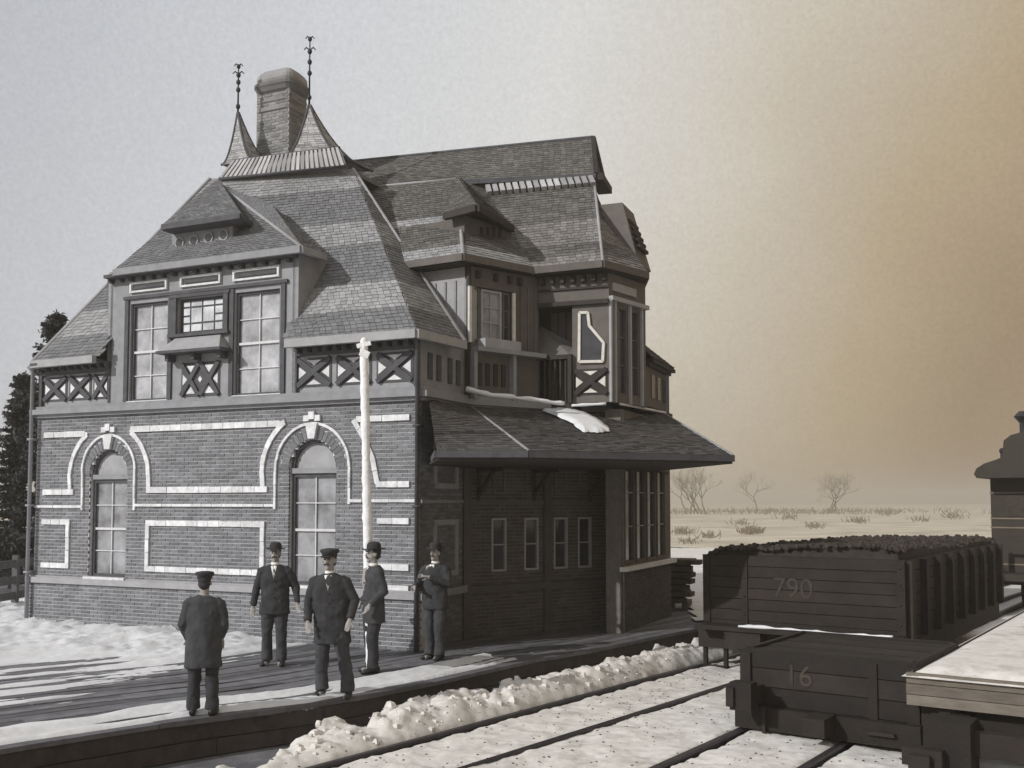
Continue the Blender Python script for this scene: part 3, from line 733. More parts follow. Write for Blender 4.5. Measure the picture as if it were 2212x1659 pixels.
roofpart('attic_roof', [(EA, EB, DT+V(0, 0, .1), DT+V(0, 0, .1)), (EB, EV, DT+V(0, 0, .1), DT+V(0, 0, .1)), (EA+w0*1.2, EA, DT+V(0, 0, .1), DT+V(0, 0, .1))], [M['shingle'], M['shingle_l']], ad)
q = MB(); q.beam(EA-V(0, 0, .04), EB-V(0, 0, .04), .06, .10); q.beam(EB-V(0, 0, .04), EV-V(0, 0, .04), .06, .10); q.poly([EA-V(0, 0, .08), EB-V(0, 0, .08), EV-V(0, 0, .08), EA+w0*1-V(0, 0, .08)], 0, .02, V(0, 0, 1)); q.build('attic_fascia', M['dark'], ad)
# crest band under the horns
q = MB(); n = 26
c0 = G(474, 386, ZT-.04); c1 = G(748, 358, ZT-.04)
c0t = c0+V(.25, .1, .40); c1t = c1+V(-.15, .1, .40)
q.poly([c0, c1, c1t, c0t], 0, .2, V(0, -1, 0)); 
for i in range(n):
    s0 = i/n; s1 = (i+.62)/n; a, b, c, d = c0.lerp(c1, s0), c0.lerp(c1, s1), c0t.lerp(c1t, s1), c0t.lerp(c1t, s0); o = V(0, -.035, .01)
    q.hexa([a+o, b+o, b, a, d+o, c+o, c, d], 1)
q.build('crest_tiles', [M['shingle_l'], M['tile']], roof, kind='stuff')
q = MB(); q.tube([c0t, c1t], [.035, .035], 6); q.tube([c0, c1], [.04, .04], 6); q.build('crest_roll', M['dark'], roof, True)
# horns
def horn(cs, apex, rod, px, par, p=1.75):
    q = MB(); n = 14; cs = [Vector(c) for c in cs]
    zb = cs[0].z
    def lev(s):
        h = (1-s)**p; return [V(apex.x+(c.x-apex.x)*s, apex.y+(c.y-apex.y)*s, zb+(apex.z-zb)*h) for c in cs]
    for i in range(n):
        a, b = lev(1-i/n*.985), lev(1-(i+1)/n*.985)
        for k in range(4):
            w = (a[k]-a[(k+1) % 4]).length; shingles(q, a[k], a[(k+1) % 4], b[(k+1) % 4], b[k], exp_=.11, wid=.13, th=.012, base=False)
            q.poly([a[k], a[(k+1) % 4], b[(k+1) % 4], b[k]])
    o = q.build('roof_horn', [M['tile'], M['shingle_l']], par)
    q = MB()
    for k in range(4):
        q.tube([lev(1-i/10*.98)[k] for i in range(11)], [.028]*11, 5)
    q.split('hip_roll', M['dark'], o, True)
    q = MB(); z = apex.z; q.tube([apex-V(0, 0, .05), apex+V(0, 0, rod)], [.022, .012], 6)
    for f in (.08, .45, .62, .78, .97):
        r = .05 if f < .9 else .045; q.ball(apex+V(0, 0, rod*f), (r, r, r*1.2), 8)
    for f, wd_ in ((.80, .12), (.97, .09)):
        for sx_ in (-1, 1): q.tube([apex+V(0, 0, rod*f), apex+V(sx_*wd_*.6, 0, rod*f+.06), apex+V(sx_*wd_, 0, rod*f+.01)], [.014, .016, .012], 5)
    q.build('finial', M['iron'], par, True)
cz = c0t.z-.02
hl_ = [G(478, 356, cz), G(548, 346, cz)]; hr_ = [G(612, 342, cz), G(748, 338, cz)]
ap1 = P(514, 238, hl_[0].y+.25); ap2 = P(668, 222, hr_[0].y+.2)
horn([hl_[0], hl_[1], hl_[1]+w0*.9, hl_[0]+w0*.9], ap1, .98, 0, roof, 1.9)
horn([hr_[0], hr_[1], hr_[1]+w0*1.0, hr_[0]+w0*1.0], ap2, 1.4, 0, roof, 1.9)
# flare on the right of the crest down to the ridge
# chimney
cb = P(588, 345, 21.4); cf = Fr(cb-e0*.42, cb+e0*.42)
q = MB(); 
def cbox(u0, u1, v0, v1, z0, z1): q.hexa([cf.pt(u0, z0, -v0), cf.pt(u1, z0, -v0), cf.pt(u1, z0, -v1), cf.pt(u0, z0, -v1), cf.pt(u0, z1, -v0), cf.pt(u1, z1, -v0), cf.pt(u1, z1, -v1), cf.pt(u0, z1, -v1)])
ZC = 11.35; CW = .84; CD = .62
cbox(0, CW, 0, CD, 8.4, ZC); ch = q.build('chimney', M['mortar'], st)
crn = Fr(cf.pt(CW, 0, 0), cf.pt(CW, 0, -CD)); clf = Fr(cf.pt(0, 0, -CD), cf.pt(0, 0, 0))
for f, w in ((cf, CW), (crn, CD), (clf, CD)): bricks(f, 0, w, 8.6, ZC, 0, [], 'brick_l', ch)
def rrect(ex, z, rad=.16, k=5):
    u0, u1, v0, v1 = -ex, CW+ex, -ex, CD+ex; rad = min(rad+max(0, ex), (u1-u0)/2.05, (v1-v0)/2.05); o = []
    for (cx, cy, a0) in ((u1-rad, v1-rad, 0), (u0+rad, v1-rad, 90), (u0+rad, v0+rad, 180), (u1-rad, v0+rad, 270)):
        for i in range(k): t = math.radians(a0+90*i/(k-1)); o.append(cf.pt(cx+rad*math.cos(t), z, -(cy+rad*math.sin(t))))
    return o
def rlathe(name, prof, m):
    q = MB(); n = 20
    for z, ex in prof: q.v += [tuple(p) for p in rrect(ex, z, .12)]
    for i in range(len(prof)-1):
        for j in range(n): a_ = i*n+j; b_ = i*n+(j+1) % n; q.f.append((a_, b_, b_+n, a_+n)); q.m.append(0)
    q.f.append(tuple(range(n))); q.f.append(tuple((len(prof)-1)*n+j for j in range(n))); q.m += [0, 0]
    q.build(name, M[m], ch)
rlathe('chimney_band', [(10.74, .005), (10.77, .05), (10.84, .06), (10.87, .02)], 'brick_l')
rlathe('chimney_band', [(10.96, .005), (10.98, .03), (11.02, .03), (11.04, .01)], 'brick_l')
rlathe('chimney_band', [(11.16, .01), (11.20, .06), (11.27, .09), (11.31, .12), (11.37, .12), (11.40, .05)], 'brick_l')
rlathe('chimney_cap', [(11.38, .04), (11.46, .07), (11.54, .06), (11.62, .01), (11.69, -.06), (11.74, -.16), (11.76, -.26)], 'brick_l')
# monitor roof along the ridge
r0 = G(736, 352, 10.2); r1 = G(1281, 297, 10.2); m0 = G(788, 400, 9.15); m1 = G(1287, 376, 9.15); bk = V(m1.x+.30, m1.y+1.15, m1.z+.05)
roofpart('ridge_slope', [(m0, m1, r1, r0), (m0+w0*2, bk+V(0, 0, 0), r1+w0*.02, r0+w0*.02)], [M['shingle_w'], M['shingle_l']], roof, exp_=.12)
q = MB(); q.poly([m1, bk, r1], 0, .05, V(1, 0, 0)); q.beam(m1+V(0, 0, -.05), bk+V(0, 0, -.05), .3, .14); q.beam(m1, r1, .09, .09); q.beam(r1, bk, .09, .09); q.build('ridge_gable', M['darkw'], roof)
q = MB(); q.beam(m0+V(0, 0, -.04), m1+V(0, 0, -.04), .07, .10, ); q.tube([r0, r1], [.045, .045], 6); q.build('ridge_cornice', M['dark'], roof)
mm0 = m0+V(0, .25, -.1); q = MB(); q.poly([m0+V(0, .1, -.05), m1+V(0, .1, -.05), m1+V(0, .1, -.45), m0+V(0, .1, -.45)], 0, .05, V(0, -1, 0)); q.build('ridge_frieze', M['trim_w'], roof)
# second roof (chamfered bay) and wing roof
ZK = 6.72
K0 = G(868, 567, ZK); K1 = G(1000, 548, ZK); K2 = G(1152, 578, ZK); K3 = G(1302, 563, ZK); K4 = G(1398, 588, ZK)
t0 = G(792, 405, 9.05); t1 = G(987, 387, 9.05); t2 = G(1048, 409, 8.95); t3 = G(1283, 388, 9.05)
roofpart('bay_slope', [(K0, K1, t1, t0), (K1, K2, t2, t1)], [M['shingle_w'], M['shingle_l']], roof, band=[(.0, .12), (.40, .5)])
K4b = K4+V(.12, 3.2, 0); t3b = t3+V(.1, 1.9, 0)
roofpart('wing_slope', [(K2, K3, t3, t2), (K3, K4, t3b.lerp(t3, .45), t3), (K4, K4b, t3b, t3b.lerp(t3, .45))], [M['shingle_w'], M['shingle_wl']], roof, band=[(.0, .1), (.22, .48)])
q = MB(); n = 16
for i in range(n):
    a = t2.lerp(t3, (i+.05)/n); b = t2.lerp(t3, (i+.72)/n); dn_ = (K2.lerp(K3, .5)-t2.lerp(t3, .5)).normalized()*.34; o_ = V(0, -.10, .07)
    q.hexa([a+dn_+o_, b+dn_+o_, b+dn_, a+dn_, a+o_, b+o_, b, a])
q.build('crest_tiles', M['tile'], roof, kind='stuff')
q = MB()
for a, b in ((K0, K1), (K1, K2), (K2, K3), (K3, K4), (K4, K4b)): q.beam(a-V(0, 0, .06), b-V(0, 0, .06), .08, .13)
q.build('bay_fascia', M['trim_w'], roof)
q = MB(); q.poly([K0-V(0, 0, .13), K1-V(0, 0, .13), K2-V(0, 0, .13), K3-V(0, 0, .13), K4-V(0, 0, .13), K4b-V(0, 0, .13), K0+w0*3-V(0, 0, .13)], 0, .02, V(0, 0, 1)); q.build('bay_soffit', M['darkw'], roof)
q = MB(); q.tube([K1, t1], [.035]*2, 6); q.tube([t0, t1], [.03]*2, 6); q.tube([K3, t3], [.03]*2, 6); q.split('hip_roll', M['trim_l'], roof, True)
# small dormer on the bay roof
sd = Fr(P(1003, 520, 18.35), P(1105, 520, 19.35))
q = MB(); zlo = sd.fp(1045, 545)[1]-.35; zhi = sd.fp(1045, 478)[1]; q.box(sd, 0, sd.len, zlo, zhi, -1.6, 0); sdo = q.build('bay_dormer', M['trim_w'], st)
for px in (1040, 1053, 1066, 1079):
    u, z = sd.fp(px, 508); q = MB(); q.box(sd, u-.035, u+.035, z-.17, z+.15, 0, .02); q.build('slot', M['darkw'], sdo)
s0 = G(960, 462, zhi+.05); s1 = P(1030, 458, 17.9); s1.z = zhi+.05; s2 = P(1106, 471, 19.3)
s2.z = zhi+.05
roofpart('dormer_slope', [(s1, s2, t1+V(.03, -.05, .05), t1+V(.03, -.05, .05)), (s0, s1, t1+V(.0, -.05, .05), t1+V(.0, -.05, .05))], [M['shingle_w'], M['shingle_l']], sdo)
q = MB(); q.beam(s1-V(0, 0, .05), s2-V(0, 0, .05), .1, .12); q.beam(s0-V(0, 0, .05), s1-V(0, 0, .05), .1, .12); q.poly([s0, s1, s2, s2+V(0, 1, 0)], 0, .03, V(0, 0, 1)); q.build('dormer_fascia', M['darkw'], sdo)
# right hand louvre dormer on the wing
rd = Fr(P(1350, 500, 19.7), P(1380, 500, 20.7))
q = MB(); zt2 = rd.fp(1350, 437)[1]; zb2 = rd.fp(1350, 565)[1]; q.hexa([rd.pt(0, zb2, .25), rd.pt(rd.len, zb2, .25), rd.pt(rd.len, zb2, -.3), rd.pt(0, zb2, -.3), rd.pt(0, zt2, -.05), rd.pt(rd.len*.8, zt2, -.05), rd.pt(rd.len*.8, zt2, -.5), rd.pt(0, zt2, -.5)])
lo = q.build('louvre_dormer', M['trim_w'], st)
for i in range(5):
    q = MB(); z = zb2+.3+i*.13; q.box(rd, .12, rd.len*.75, z, z+.06, .0, .24-.05*i+.03); q.build('louvre', M['darkw'], lo)
# upper walls of bay and wing
ins = lambda p, k=.32: V(p.x, p.y, 0)+w0*k
k0, k1, k2, k3, k4 = ins(K0), ins(K1), ins(K2, .25), ins(K3), ins(K4)-NN*.15
U1 = Fr(k0, k1); U2 = Fr(k1, k2); U3 = Fr(k2, k3); U4 = Fr(k3, k4)
q = MB(); q.box(U1, -.6, U1.len, 4.2, 6.6, -.2, 0); q.build('upper_wall', M['trim_l'], st)
b0 = U2.fp(1013, 680)[0]; b1 = U2.fp(1108, 680)[0]
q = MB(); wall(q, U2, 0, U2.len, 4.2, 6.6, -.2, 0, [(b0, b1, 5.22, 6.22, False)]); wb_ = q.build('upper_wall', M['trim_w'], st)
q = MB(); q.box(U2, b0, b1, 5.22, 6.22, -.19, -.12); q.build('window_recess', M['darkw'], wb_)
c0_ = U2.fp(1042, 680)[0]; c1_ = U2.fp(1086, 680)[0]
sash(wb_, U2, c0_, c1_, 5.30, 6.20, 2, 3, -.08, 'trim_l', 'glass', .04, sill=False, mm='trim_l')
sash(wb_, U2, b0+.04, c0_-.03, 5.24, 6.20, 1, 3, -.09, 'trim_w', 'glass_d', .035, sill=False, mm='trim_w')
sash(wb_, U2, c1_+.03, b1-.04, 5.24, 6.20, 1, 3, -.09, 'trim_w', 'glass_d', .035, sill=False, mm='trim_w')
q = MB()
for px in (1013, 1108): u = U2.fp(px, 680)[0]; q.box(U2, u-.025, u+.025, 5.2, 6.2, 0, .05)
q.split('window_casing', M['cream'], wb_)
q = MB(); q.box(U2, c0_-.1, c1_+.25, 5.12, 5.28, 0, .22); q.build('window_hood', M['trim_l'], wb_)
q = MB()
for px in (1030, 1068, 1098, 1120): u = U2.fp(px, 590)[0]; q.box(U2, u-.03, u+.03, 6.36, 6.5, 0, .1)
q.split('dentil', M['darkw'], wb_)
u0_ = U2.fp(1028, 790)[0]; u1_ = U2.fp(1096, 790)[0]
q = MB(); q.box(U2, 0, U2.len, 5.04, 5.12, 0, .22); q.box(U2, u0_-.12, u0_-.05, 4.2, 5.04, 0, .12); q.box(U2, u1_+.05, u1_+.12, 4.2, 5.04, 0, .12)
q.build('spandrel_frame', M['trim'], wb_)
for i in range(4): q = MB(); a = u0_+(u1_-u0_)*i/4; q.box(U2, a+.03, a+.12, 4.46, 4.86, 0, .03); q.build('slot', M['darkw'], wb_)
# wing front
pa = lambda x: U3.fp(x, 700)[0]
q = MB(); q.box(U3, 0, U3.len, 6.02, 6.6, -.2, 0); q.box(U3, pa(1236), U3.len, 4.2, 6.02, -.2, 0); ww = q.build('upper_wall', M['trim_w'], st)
q = MB(); q.box(U3, -1.6, U3.len, 4.2, 6.3, -.75, -.6); q.box(U3, -.3, pa(1236), 4.05, 4.2, -1.5, 0); q.build('balcony_recess', M['darkw'], ww)
q = MB(); q.box(U3, 0, U3.len, 6.0, 6.08, 0, .08); q.box(U3, 0, U3.len, 6.3, 6.34, 0, .04)
u = .06
while u < U3.len: q.box(U3, u, u+.07, 6.42, 6.54, 0, .12); u += .2
q.box(U3, pa(1229), pa(1237), 4.2, 5.1, .0, .1); q.box(U3, pa(1150), pa(1236), 5.02, 5.1, -.05, .05)
for i in range(7): a = pa(1150)+(pa(1229)-pa(1150))*i/7; q.box(U3, a+.02, a+.05, 4.2, 5.02, -.02, .01)
q.split('balcony_frame', M['darkw'], ww)
bo = [U3.fp(x, y) for x, y in ((1252, 782), (1303, 781), (1305, 741), (1274, 704), (1271, 676), (1253, 676), (1252, 782))]
q = MB(); strip(q, U3, bo, .05, 0, .05); bw = q.build('bottle_shaped_window', M['cream'], ww)
q = MB(); q.poly([U3.pt(u, z, .012) for u, z in bo[:-1]], 0, .01, U3.n); q.build('pane', M['glass_d'], bw)
x0_, x1_ = pa(1240), pa(1312); xpanel(U3, x0_, x1_, U3.fp(1275, 853)[1], U3.fp(1275, 797)[1], 0, ww, False, 'darkw', 'cream')
q = MB(); q.poly([U3.pt(pa(1150), 5.1, -.03), U3.pt(pa(1236), 5.1, -.03), U3.pt(pa(1236), 5.3, -.35), U3.pt(pa(1150), 5.75, -.45)], 0, .04, V(0, 0, 1)); q.build('balcony_pent', M['shingle_w'], ww)
for i in range(12):
    u = i*.16+.05
    if u > pa(1236)-.05: break
    q = MB(); q.box(U3, u, u+.13, 4.2, 6.0, -.60, -.575); q.build('board', M['trim_w'], ww)
for fr_, nb_ in ((U1, 6), (U2, 9)):
    for i in range(nb_):
        u = fr_.len*(i+.5)/nb_
        if fr_ is U2 and b0-.1 < u < b1+.1: continue
        q = MB(); q.box(fr_, u-.02, u+.02, 5.14, 6.34, .0, .025); q.build('batten', M['trim_w' if fr_ is U2 else 'trim'], wb_)
# wing side
hw = []
for a in (.30, .72): hw.append((a, a+.34, 4.35, 6.0, False))
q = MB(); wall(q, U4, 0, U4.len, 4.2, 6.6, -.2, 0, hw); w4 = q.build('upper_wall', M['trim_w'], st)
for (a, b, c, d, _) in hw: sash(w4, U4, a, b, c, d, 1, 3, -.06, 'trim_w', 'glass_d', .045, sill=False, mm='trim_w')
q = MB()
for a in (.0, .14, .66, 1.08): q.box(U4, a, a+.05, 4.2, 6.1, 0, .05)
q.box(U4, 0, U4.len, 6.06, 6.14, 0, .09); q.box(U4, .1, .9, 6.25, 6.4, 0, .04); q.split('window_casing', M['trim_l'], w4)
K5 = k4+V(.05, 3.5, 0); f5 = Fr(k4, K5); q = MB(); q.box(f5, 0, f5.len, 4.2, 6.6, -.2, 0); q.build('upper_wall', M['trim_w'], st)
# low porch room on the far right upper floor
lr = Fr(P(1398, 840, 20.2), P(1441, 840, 21.8)); z0_ = lr.fp(1420, 885)[1]-.1; z1_ = lr.fp(1420, 795)[1]
q = MB(); q.box(lr, -.1, lr.len, z0_, z1_, -1.5, 0); lro = q.build('oriel_room', M['trim_w'], st)
q = MB(); q.box(lr, -.1, lr.len+.12, z1_, z1_+.07, -1.5, .16); q.box(lr, -.1, lr.len+.06, z1_-.07, z1_, -1.5, .08); q.box(lr, -.1, lr.len+.06, z0_-.02, z0_+.08, -1.5, .1); q.build('cornice', M['darkw'], lro)
oa, ob_ = lr.pt(-.2, z1_+.10, .14), lr.pt(lr.len+.1, z1_+.10, .14); oc, od = lr.pt(lr.len*.2, z1_+.75, -.55), lr.pt(-.2, z1_+.75, -.55)
roofpart('oriel_slope', [(oa, ob_, oc, od), (ob_, lr.pt(lr.len+.1, z1_+.1, -1.5), lr.pt(lr.len*.2, z1_+.75, -.9), oc)], [M['shingle_w'], M['shingle_wl']], lro)
for a in (.3, .8, 1.3): q = MB(); q.box(lr, a, a+.25, z0_+.3, z1_-.2, 0, .02); q.build('window', M['glass_d'], lro)
# ---- platform canopy
cano = thing('platform_canopy', (W1.x, W1.y, 3.0), 'low hipped shingle canopy wrapping the trackside corner of the station with snow on it', 'canopy')
ZP = 3.12; ZR = 4.16
Ea = G(944, 974, ZP); Eb = G(1141, 974, ZP); Ec = G(1582, 984, ZP); Ec = P(1582, 976, Ec.y); Ec.z = ZP
Ra = G(1008, 872, ZR); Rc = G(1437, 896, ZR); Rl = F1.pt(.25, ZR-.05, .02)
Ed = V(Ec.x-.6, Ec.y+3.8, ZP); Rd = V(Rc.x-.3, Rc.y+1.8, ZR)
roofpart('canopy_slope', [(Ea, Eb, Ra, Rl), (Eb, Ec, Rc, Ra), (Ec, Ed, Rd, Rc)], [M['canopy'], M['shingle_w']], cano, exp_=.13)
q = MB()
for a, b in ((Ea, Eb), (Eb, Ec), (Ec, Ed), (Ea, F1.pt(.35, ZP, .05))): q.beam(a-V(0, 0, .045), b-V(0, 0, .045), .08, .10)
q.build('canopy_fascia', M['dark'], cano)
q = MB(); q.poly([Ea-V(0, 0, .1), Eb-V(0, 0, .1), Ec-V(0, 0, .1), Ed-V(0, 0, .1), V(W4.x, W4.y, ZP-.1), V(W3.x, W3.y, ZP-.1), V(W2.x, W2.y, ZP-.1), V(W1.x, W1.y, ZP-.1), F1.pt(.3, ZP-.1, 0)], 0, .03, V(0, 0, 1)); q.build('canopy_soffit', M['darkw'], cano)
q = MB(); q.tube([Eb, Ra], [.03]*2, 6); q.tube([Ec, Rc], [.03]*2, 6); q.split('hip_roll', M['trim'], cano, True)
for f, u in ((F2, .3), (F2, 1.5), (F2, 2.8)):
    q = MB(); a = f.pt(u, 2.5, .02); b = f.pt(u, 3.0, .6); q.beam(a, b, .06, .06); q.beam(f.pt(u, 2.96, 0), f.pt(u, 2.96, .8), .06, .08); q.beam(f.pt(u, 2.4, .04), f.pt(u, 2.95, .04), .06, .06); q.build('canopy_bracket', M['darkw'], cano)
# snow on the canopy
cn = (Ec-Eb).cross(Ra-Eb).normalized(); cn = cn if cn.z > 0 else -cn
def oncan(px, py, h): r = ray(px, py); k = (Eb-V(0, 0, CAMH)).dot(cn)/r.dot(cn); return V(0, 0, CAMH)+r*k+cn*h
def snowpatch(name, px, fn, label, th=.06, m='snow'):
    poly = []
    n = len(px)
    for i in range(n):
        a = px[i]; b = px[(i+1) % n]
        for j in range(6):
            t = j/6; x = a[0]+(b[0]-a[0])*t+random.uniform(-1.5, 1.5); y = a[1]+(b[1]-a[1])*t+random.uniform(-1.2, 1.2); poly.append((x, y))
    cx = sum(p[0] for p in poly)/len(poly); cy = sum(p[1] for p in poly)/len(poly); q = MB()
    rings = [(1.0, .012), (.94, th), (.6, th*1.3), (.25, th*1.2)]; vs = []; N_ = len(poly)
    for s, h in rings: vs += [fn(cx+(x-cx)*s, cy+(y-cy)*s, h) for x, y in poly]
    vs.append(fn(cx, cy, th*1.2)); fs = []
    for r in range(len(rings)-1):
        for i in range(N_): fs.append((r*N_+i, r*N_+(i+1) % N_, (r+1)*N_+(i+1) % N_, (r+1)*N_+i))
    for i in range(N_): fs.append(((len(rings)-1)*N_+i, (len(rings)-1)*N_+(i+1) % N_, len(vs)-1))
    q.add(vs, fs); o = q.build(name, M[m], smooth=True); props(o, label, 'snow'); o['kind'] = 'stuff'; return o
snowpatch('snow_patch', [(1172, 888), (1219, 883), (1259, 895), (1292, 910), (1318, 932), (1296, 936), (1259, 934), (1234, 914)], oncan, 'bright slab of snow left lying on the canopy slope')
def snowroll(name, pts, rr, label, lum=.5):
    q = MB(); P_ = []; Rr = []
    for a, b in zip(pts[:-1], pts[1:]):
        m = max(3, int((Vector(b)-Vector(a)).length/.08))
        for i in range(m):
            p = Vector(a).lerp(Vector(b), i/m); r = rr*(1+lum*2*fbm(p.x*2.5, p.y*2.5, 4)); P_.append(p+V(0, 0, r*.3)); Rr.append((max(.012, r), max(.012, r*.75)))
    q.tube(P_, Rr, 8); o = q.build(name, M['snow'], smooth=True); props(o, label, 'snow'); o['kind'] = 'stuff'
snowroll('snow_ridge', [P(1008, 843, 17.6), P(1060, 856, 17.5), P(1107, 860, 17.6), P(1200, 872, 17.9), P(1226, 873, 18.0)], .06, 'line of snow along the top of the canopy below the balcony', .9)
snowroll('snow_ridge', [P(1235, 877, 18.1), P(1320, 873, 18.0)], .035, 'thin line of snow on the canopy below the crossed panel')
snowroll('snow_ridge', [P(1340, 874, 18.6), P(1440, 893, 20.6)], .03, 'thin line of snow at the right end of the canopy top')
flush_bricks()
# ------------------------------------------------------------------ white pole
pp = G(800, 1452, 0)
pl = thing('white_pole', pp, 'tall ragged white pole with a short crossarm standing in front of the brick wall', 'pole')
q = MB(); bot = pp; topp = P(786, 742, pp.y); n = 60
q.tube([bot.lerp(topp, i/n)+V(.012*fbm(i*.9, 1), 0, 0) for i in range(n+1)], [.066*(1-.1*i/n)*(1+.75*fbm(i*1.3, 5)) for i in range(n+1)], 9); q.build('post', M['pole'], pl, True)
q = MB(); a = P(771, 748, pp.y-.03); b = P(801, 741, pp.y-.03); q.beam(a, b, .05, .06); q.beam(P(778, 760, pp.y-.05), P(797, 768, pp.y-.05), .04, .10); q.build('crossarm', M['pole'], pl)
q = MB(); q.ball(topp+V(0, 0, .02), (.055, .055, .07), 8); q.build('pole_cap', M['pole'], pl, True)
# ------------------------------------------------------------------ rolling stock
class Car:
    """local frame: x right (NN), y along the track away from the viewer (T), z up"""
    def __init__(s, org, name, label, cat, ax=None):
        s.t = Vector(ax) if ax else T; s.n = V(s.t.y, -s.t.x, 0); s.o = Vector(org); s.th = thing(name, org, label, cat)
    def p(s, x, y, z): r = s.o+s.n*x+s.t*y; return V(r.x, r.y, z)
    def box(s, q, x0, x1, y0, y1, z0, z1, mi=0): q.hexa([s.p(x0, y0, z0), s.p(x1, y0, z0), s.p(x1, y1, z0), s.p(x0, y1, z0), s.p(x0, y0, z1), s.p(x1, y0, z1), s.p(x1, y1, z1), s.p(x0, y1, z1)], mi)
    def part(s, name, boxes, m, par=None, **k):
        q = MB()
        for b in boxes: s.box(q, *b)
        if len(boxes) > 1 and name in ('corner_post', 'deck_boards', 'side_sill', 'step', 'brake_pipe', 'truck_frame', 'side_wall', 'far_walls', 'underframe', 'end_platform'):
            q.split(name, M[m], par or s.th); return bpy.data.objects[name]
        return q.build(name, M[m], par or s.th, **k)
    def wheel(s, x, y, zr, r, par=None):
        q = MB(); q.tube([s.p(x-.05, y, zr+r), s.p(x+.03, y, zr+r)], [r, r], 20); q.tube([s.p(x-.07, y, zr+r), s.p(x-.05, y, zr+r)], [r*1.08, r*1.08], 20); q.tube([s.p(x+.03, y, zr+r), s.p(x+.10, y, zr+r)], [.09, .07], 10); return q.build('wheel', M['car2'], par or s.th)
def text(s, body, x, z, size, y, par, m='letter', sx=1.0):
    cu = bpy.data.curves.new('lettering', 'FONT'); cu.body = body; cu.size = size; cu.extrude = .003; cu.align_x = 'CENTER'
    to = bpy.data.objects.new('lettering', cu); COL.objects.link(to); bpy.context.view_layer.update()
    me = bpy.data.meshes.new_from_object(to); bpy.data.objects.remove(to)
    for v in me.vertices: c = v.co.copy(); v.co = s.p(x+c.x*sx, y-c.z, z+c.y)
    me.name = 'lettering'; me.materials.clear(); me.materials.append(M[m]); o = bpy.data.objects.new('lettering', me); COL.objects.link(o); parent(o, par); return o
# gondola
gp = P(1523, 1300, 17.1); g_ = Car((gp.x, gp.y, -.3), 'gondola_wagon', 'big dark open coal wagon with ribbed side beyond the low wagon', 'wagon')
WG, LG, ZB, ZTG = 3.2, 7.6, .46, 1.52
eb = g_.part('end_wall', [(0.02, WG-.02, .04, .10, ZB, ZTG)], 'car')
nb = 6; hb = (ZTG-ZB)/nb
for i in range(nb): g_.part('plank', [(0, WG, -.005+random.uniform(-.005, .005), .045, ZB+i*hb+.008, ZB+(i+1)*hb-.004)], 'car', eb)
sw = g_.part('side_wall', [(WG-.10, WG-.04, .05, LG, ZB, ZTG)], 'car')
for i in range(nb): g_.part('plank', [(WG-.045, WG+random.uniform(-.004, .006), .0, LG, ZB+i*hb+.008, ZB+(i+1)*hb-.004)], 'car', sw)
for i in range(9): g_.part('stake', [(WG, WG+.10, .08+i*.92, .24+i*.92, ZB-.15, ZTG-.02)], 'cargrey' if i in (3, 5) and 0 else 'car', sw)
for i in range(3): g_.part('corner_iron', [((-.02, .10), (WG*.22-.05, WG*.22+.05), (WG-.1, WG+.02))[i]+(-.03, -.006, ZB-.05, ZTG)], 'car2', eb)
g_.part('far_walls', [(0, .06, .06, LG, ZB, ZTG), (0, WG, LG-.06, LG, ZB, ZTG)], 'car')
g_.part('floor', [(0, WG, 0, LG, ZB-.12, ZB)], 'car2'); g_.part('end_sill', [(-.08, WG+.08, -.10, .12, .0, ZB-.14)], 'car2')
g_.part('end_platform_deck', [(.0, WG+.02, -.42, 0, ZB-.13, ZB-.06)], 'car2')
g_.part('buffer_block', [(.5, 1.1, -.38, -.1, .05, ZB-.14)], 'car2'); g_.part('buffer_block', [(WG-1.1, WG-.5, -.38, -.1, .05, ZB-.14)], 'car2')
g_.part('side_sill', [(0, .15, .12, LG, .0, ZB-.05), (WG-.15, WG, .12, LG, .0, ZB-.05)], 'car2')
for y in (1.0, 2.2, 5.6, 6.8):
    for x in (.6, WG-.6): g_.wheel(x, y, -.3, .38)
g_.part('truck_frame', [(.45, .55, .7, 2.5, -.12, .1), (WG-.55, WG-.45, .7, 2.5, -.12, .1), (.45, .55, 5.3, 7.1, -.12, .1), (WG-.55, WG-.45, 5.3, 7.1, -.12, .1)], 'car2')
g_.part('coupler', [(WG/2-.15, WG/2+.15, -.55, -.1, -.22, .02), (WG/2-.24, WG/2+.10, -.75, -.5, -.24, .06)], 'car2')
g_.part('step', [(-.02, .04, -.05, .02, -.32, .02), (.34, .40, -.05, .02, -.32, .02), (-.02, .40, -.05, .05, -.34, -.30)], 'car2')
text(g_, '790', WG*.47, .88, .44, -.012, eb)
snowroll('snow_ridge', [g_.p(.75, -.40, ZB-.05), g_.p(1.6, -.38, ZB-.04), g_.p(2.4, -.40, ZB-.05), g_.p(WG, -.38, ZB-.05)], .028, 'ragged line of snow on the end ledge of the big coal wagon', 1.8)
def coalz(x, y): return ZTG+.02+.06*sm(min(x, WG-x), 0, .3)+.10*sm(x, .2, WG*.9)*(1-.6*sm(y, 1.2, 3.5))+.10*fbm(x*2.2, y*2.2, 2)
cs = MB(); nx, ny = 42, 80
for j in range(ny+1):
    for i in range(nx+1):
        x = .03+(WG-.06)*i/nx; y = .05+(LG-.11)*j/ny; cs.v.append(tuple(g_.p(x, y, coalz(x, y)+.04*fbm(x*9, y*9, 3) if 0 < j < ny and 0 < i < nx else ZTG-.3)))
for j in range(ny):
    for i in range(nx): a = j*(nx+1)+i; cs.f.append((a, a+1, a+nx+2, a+nx+1)); cs.m.append(0)
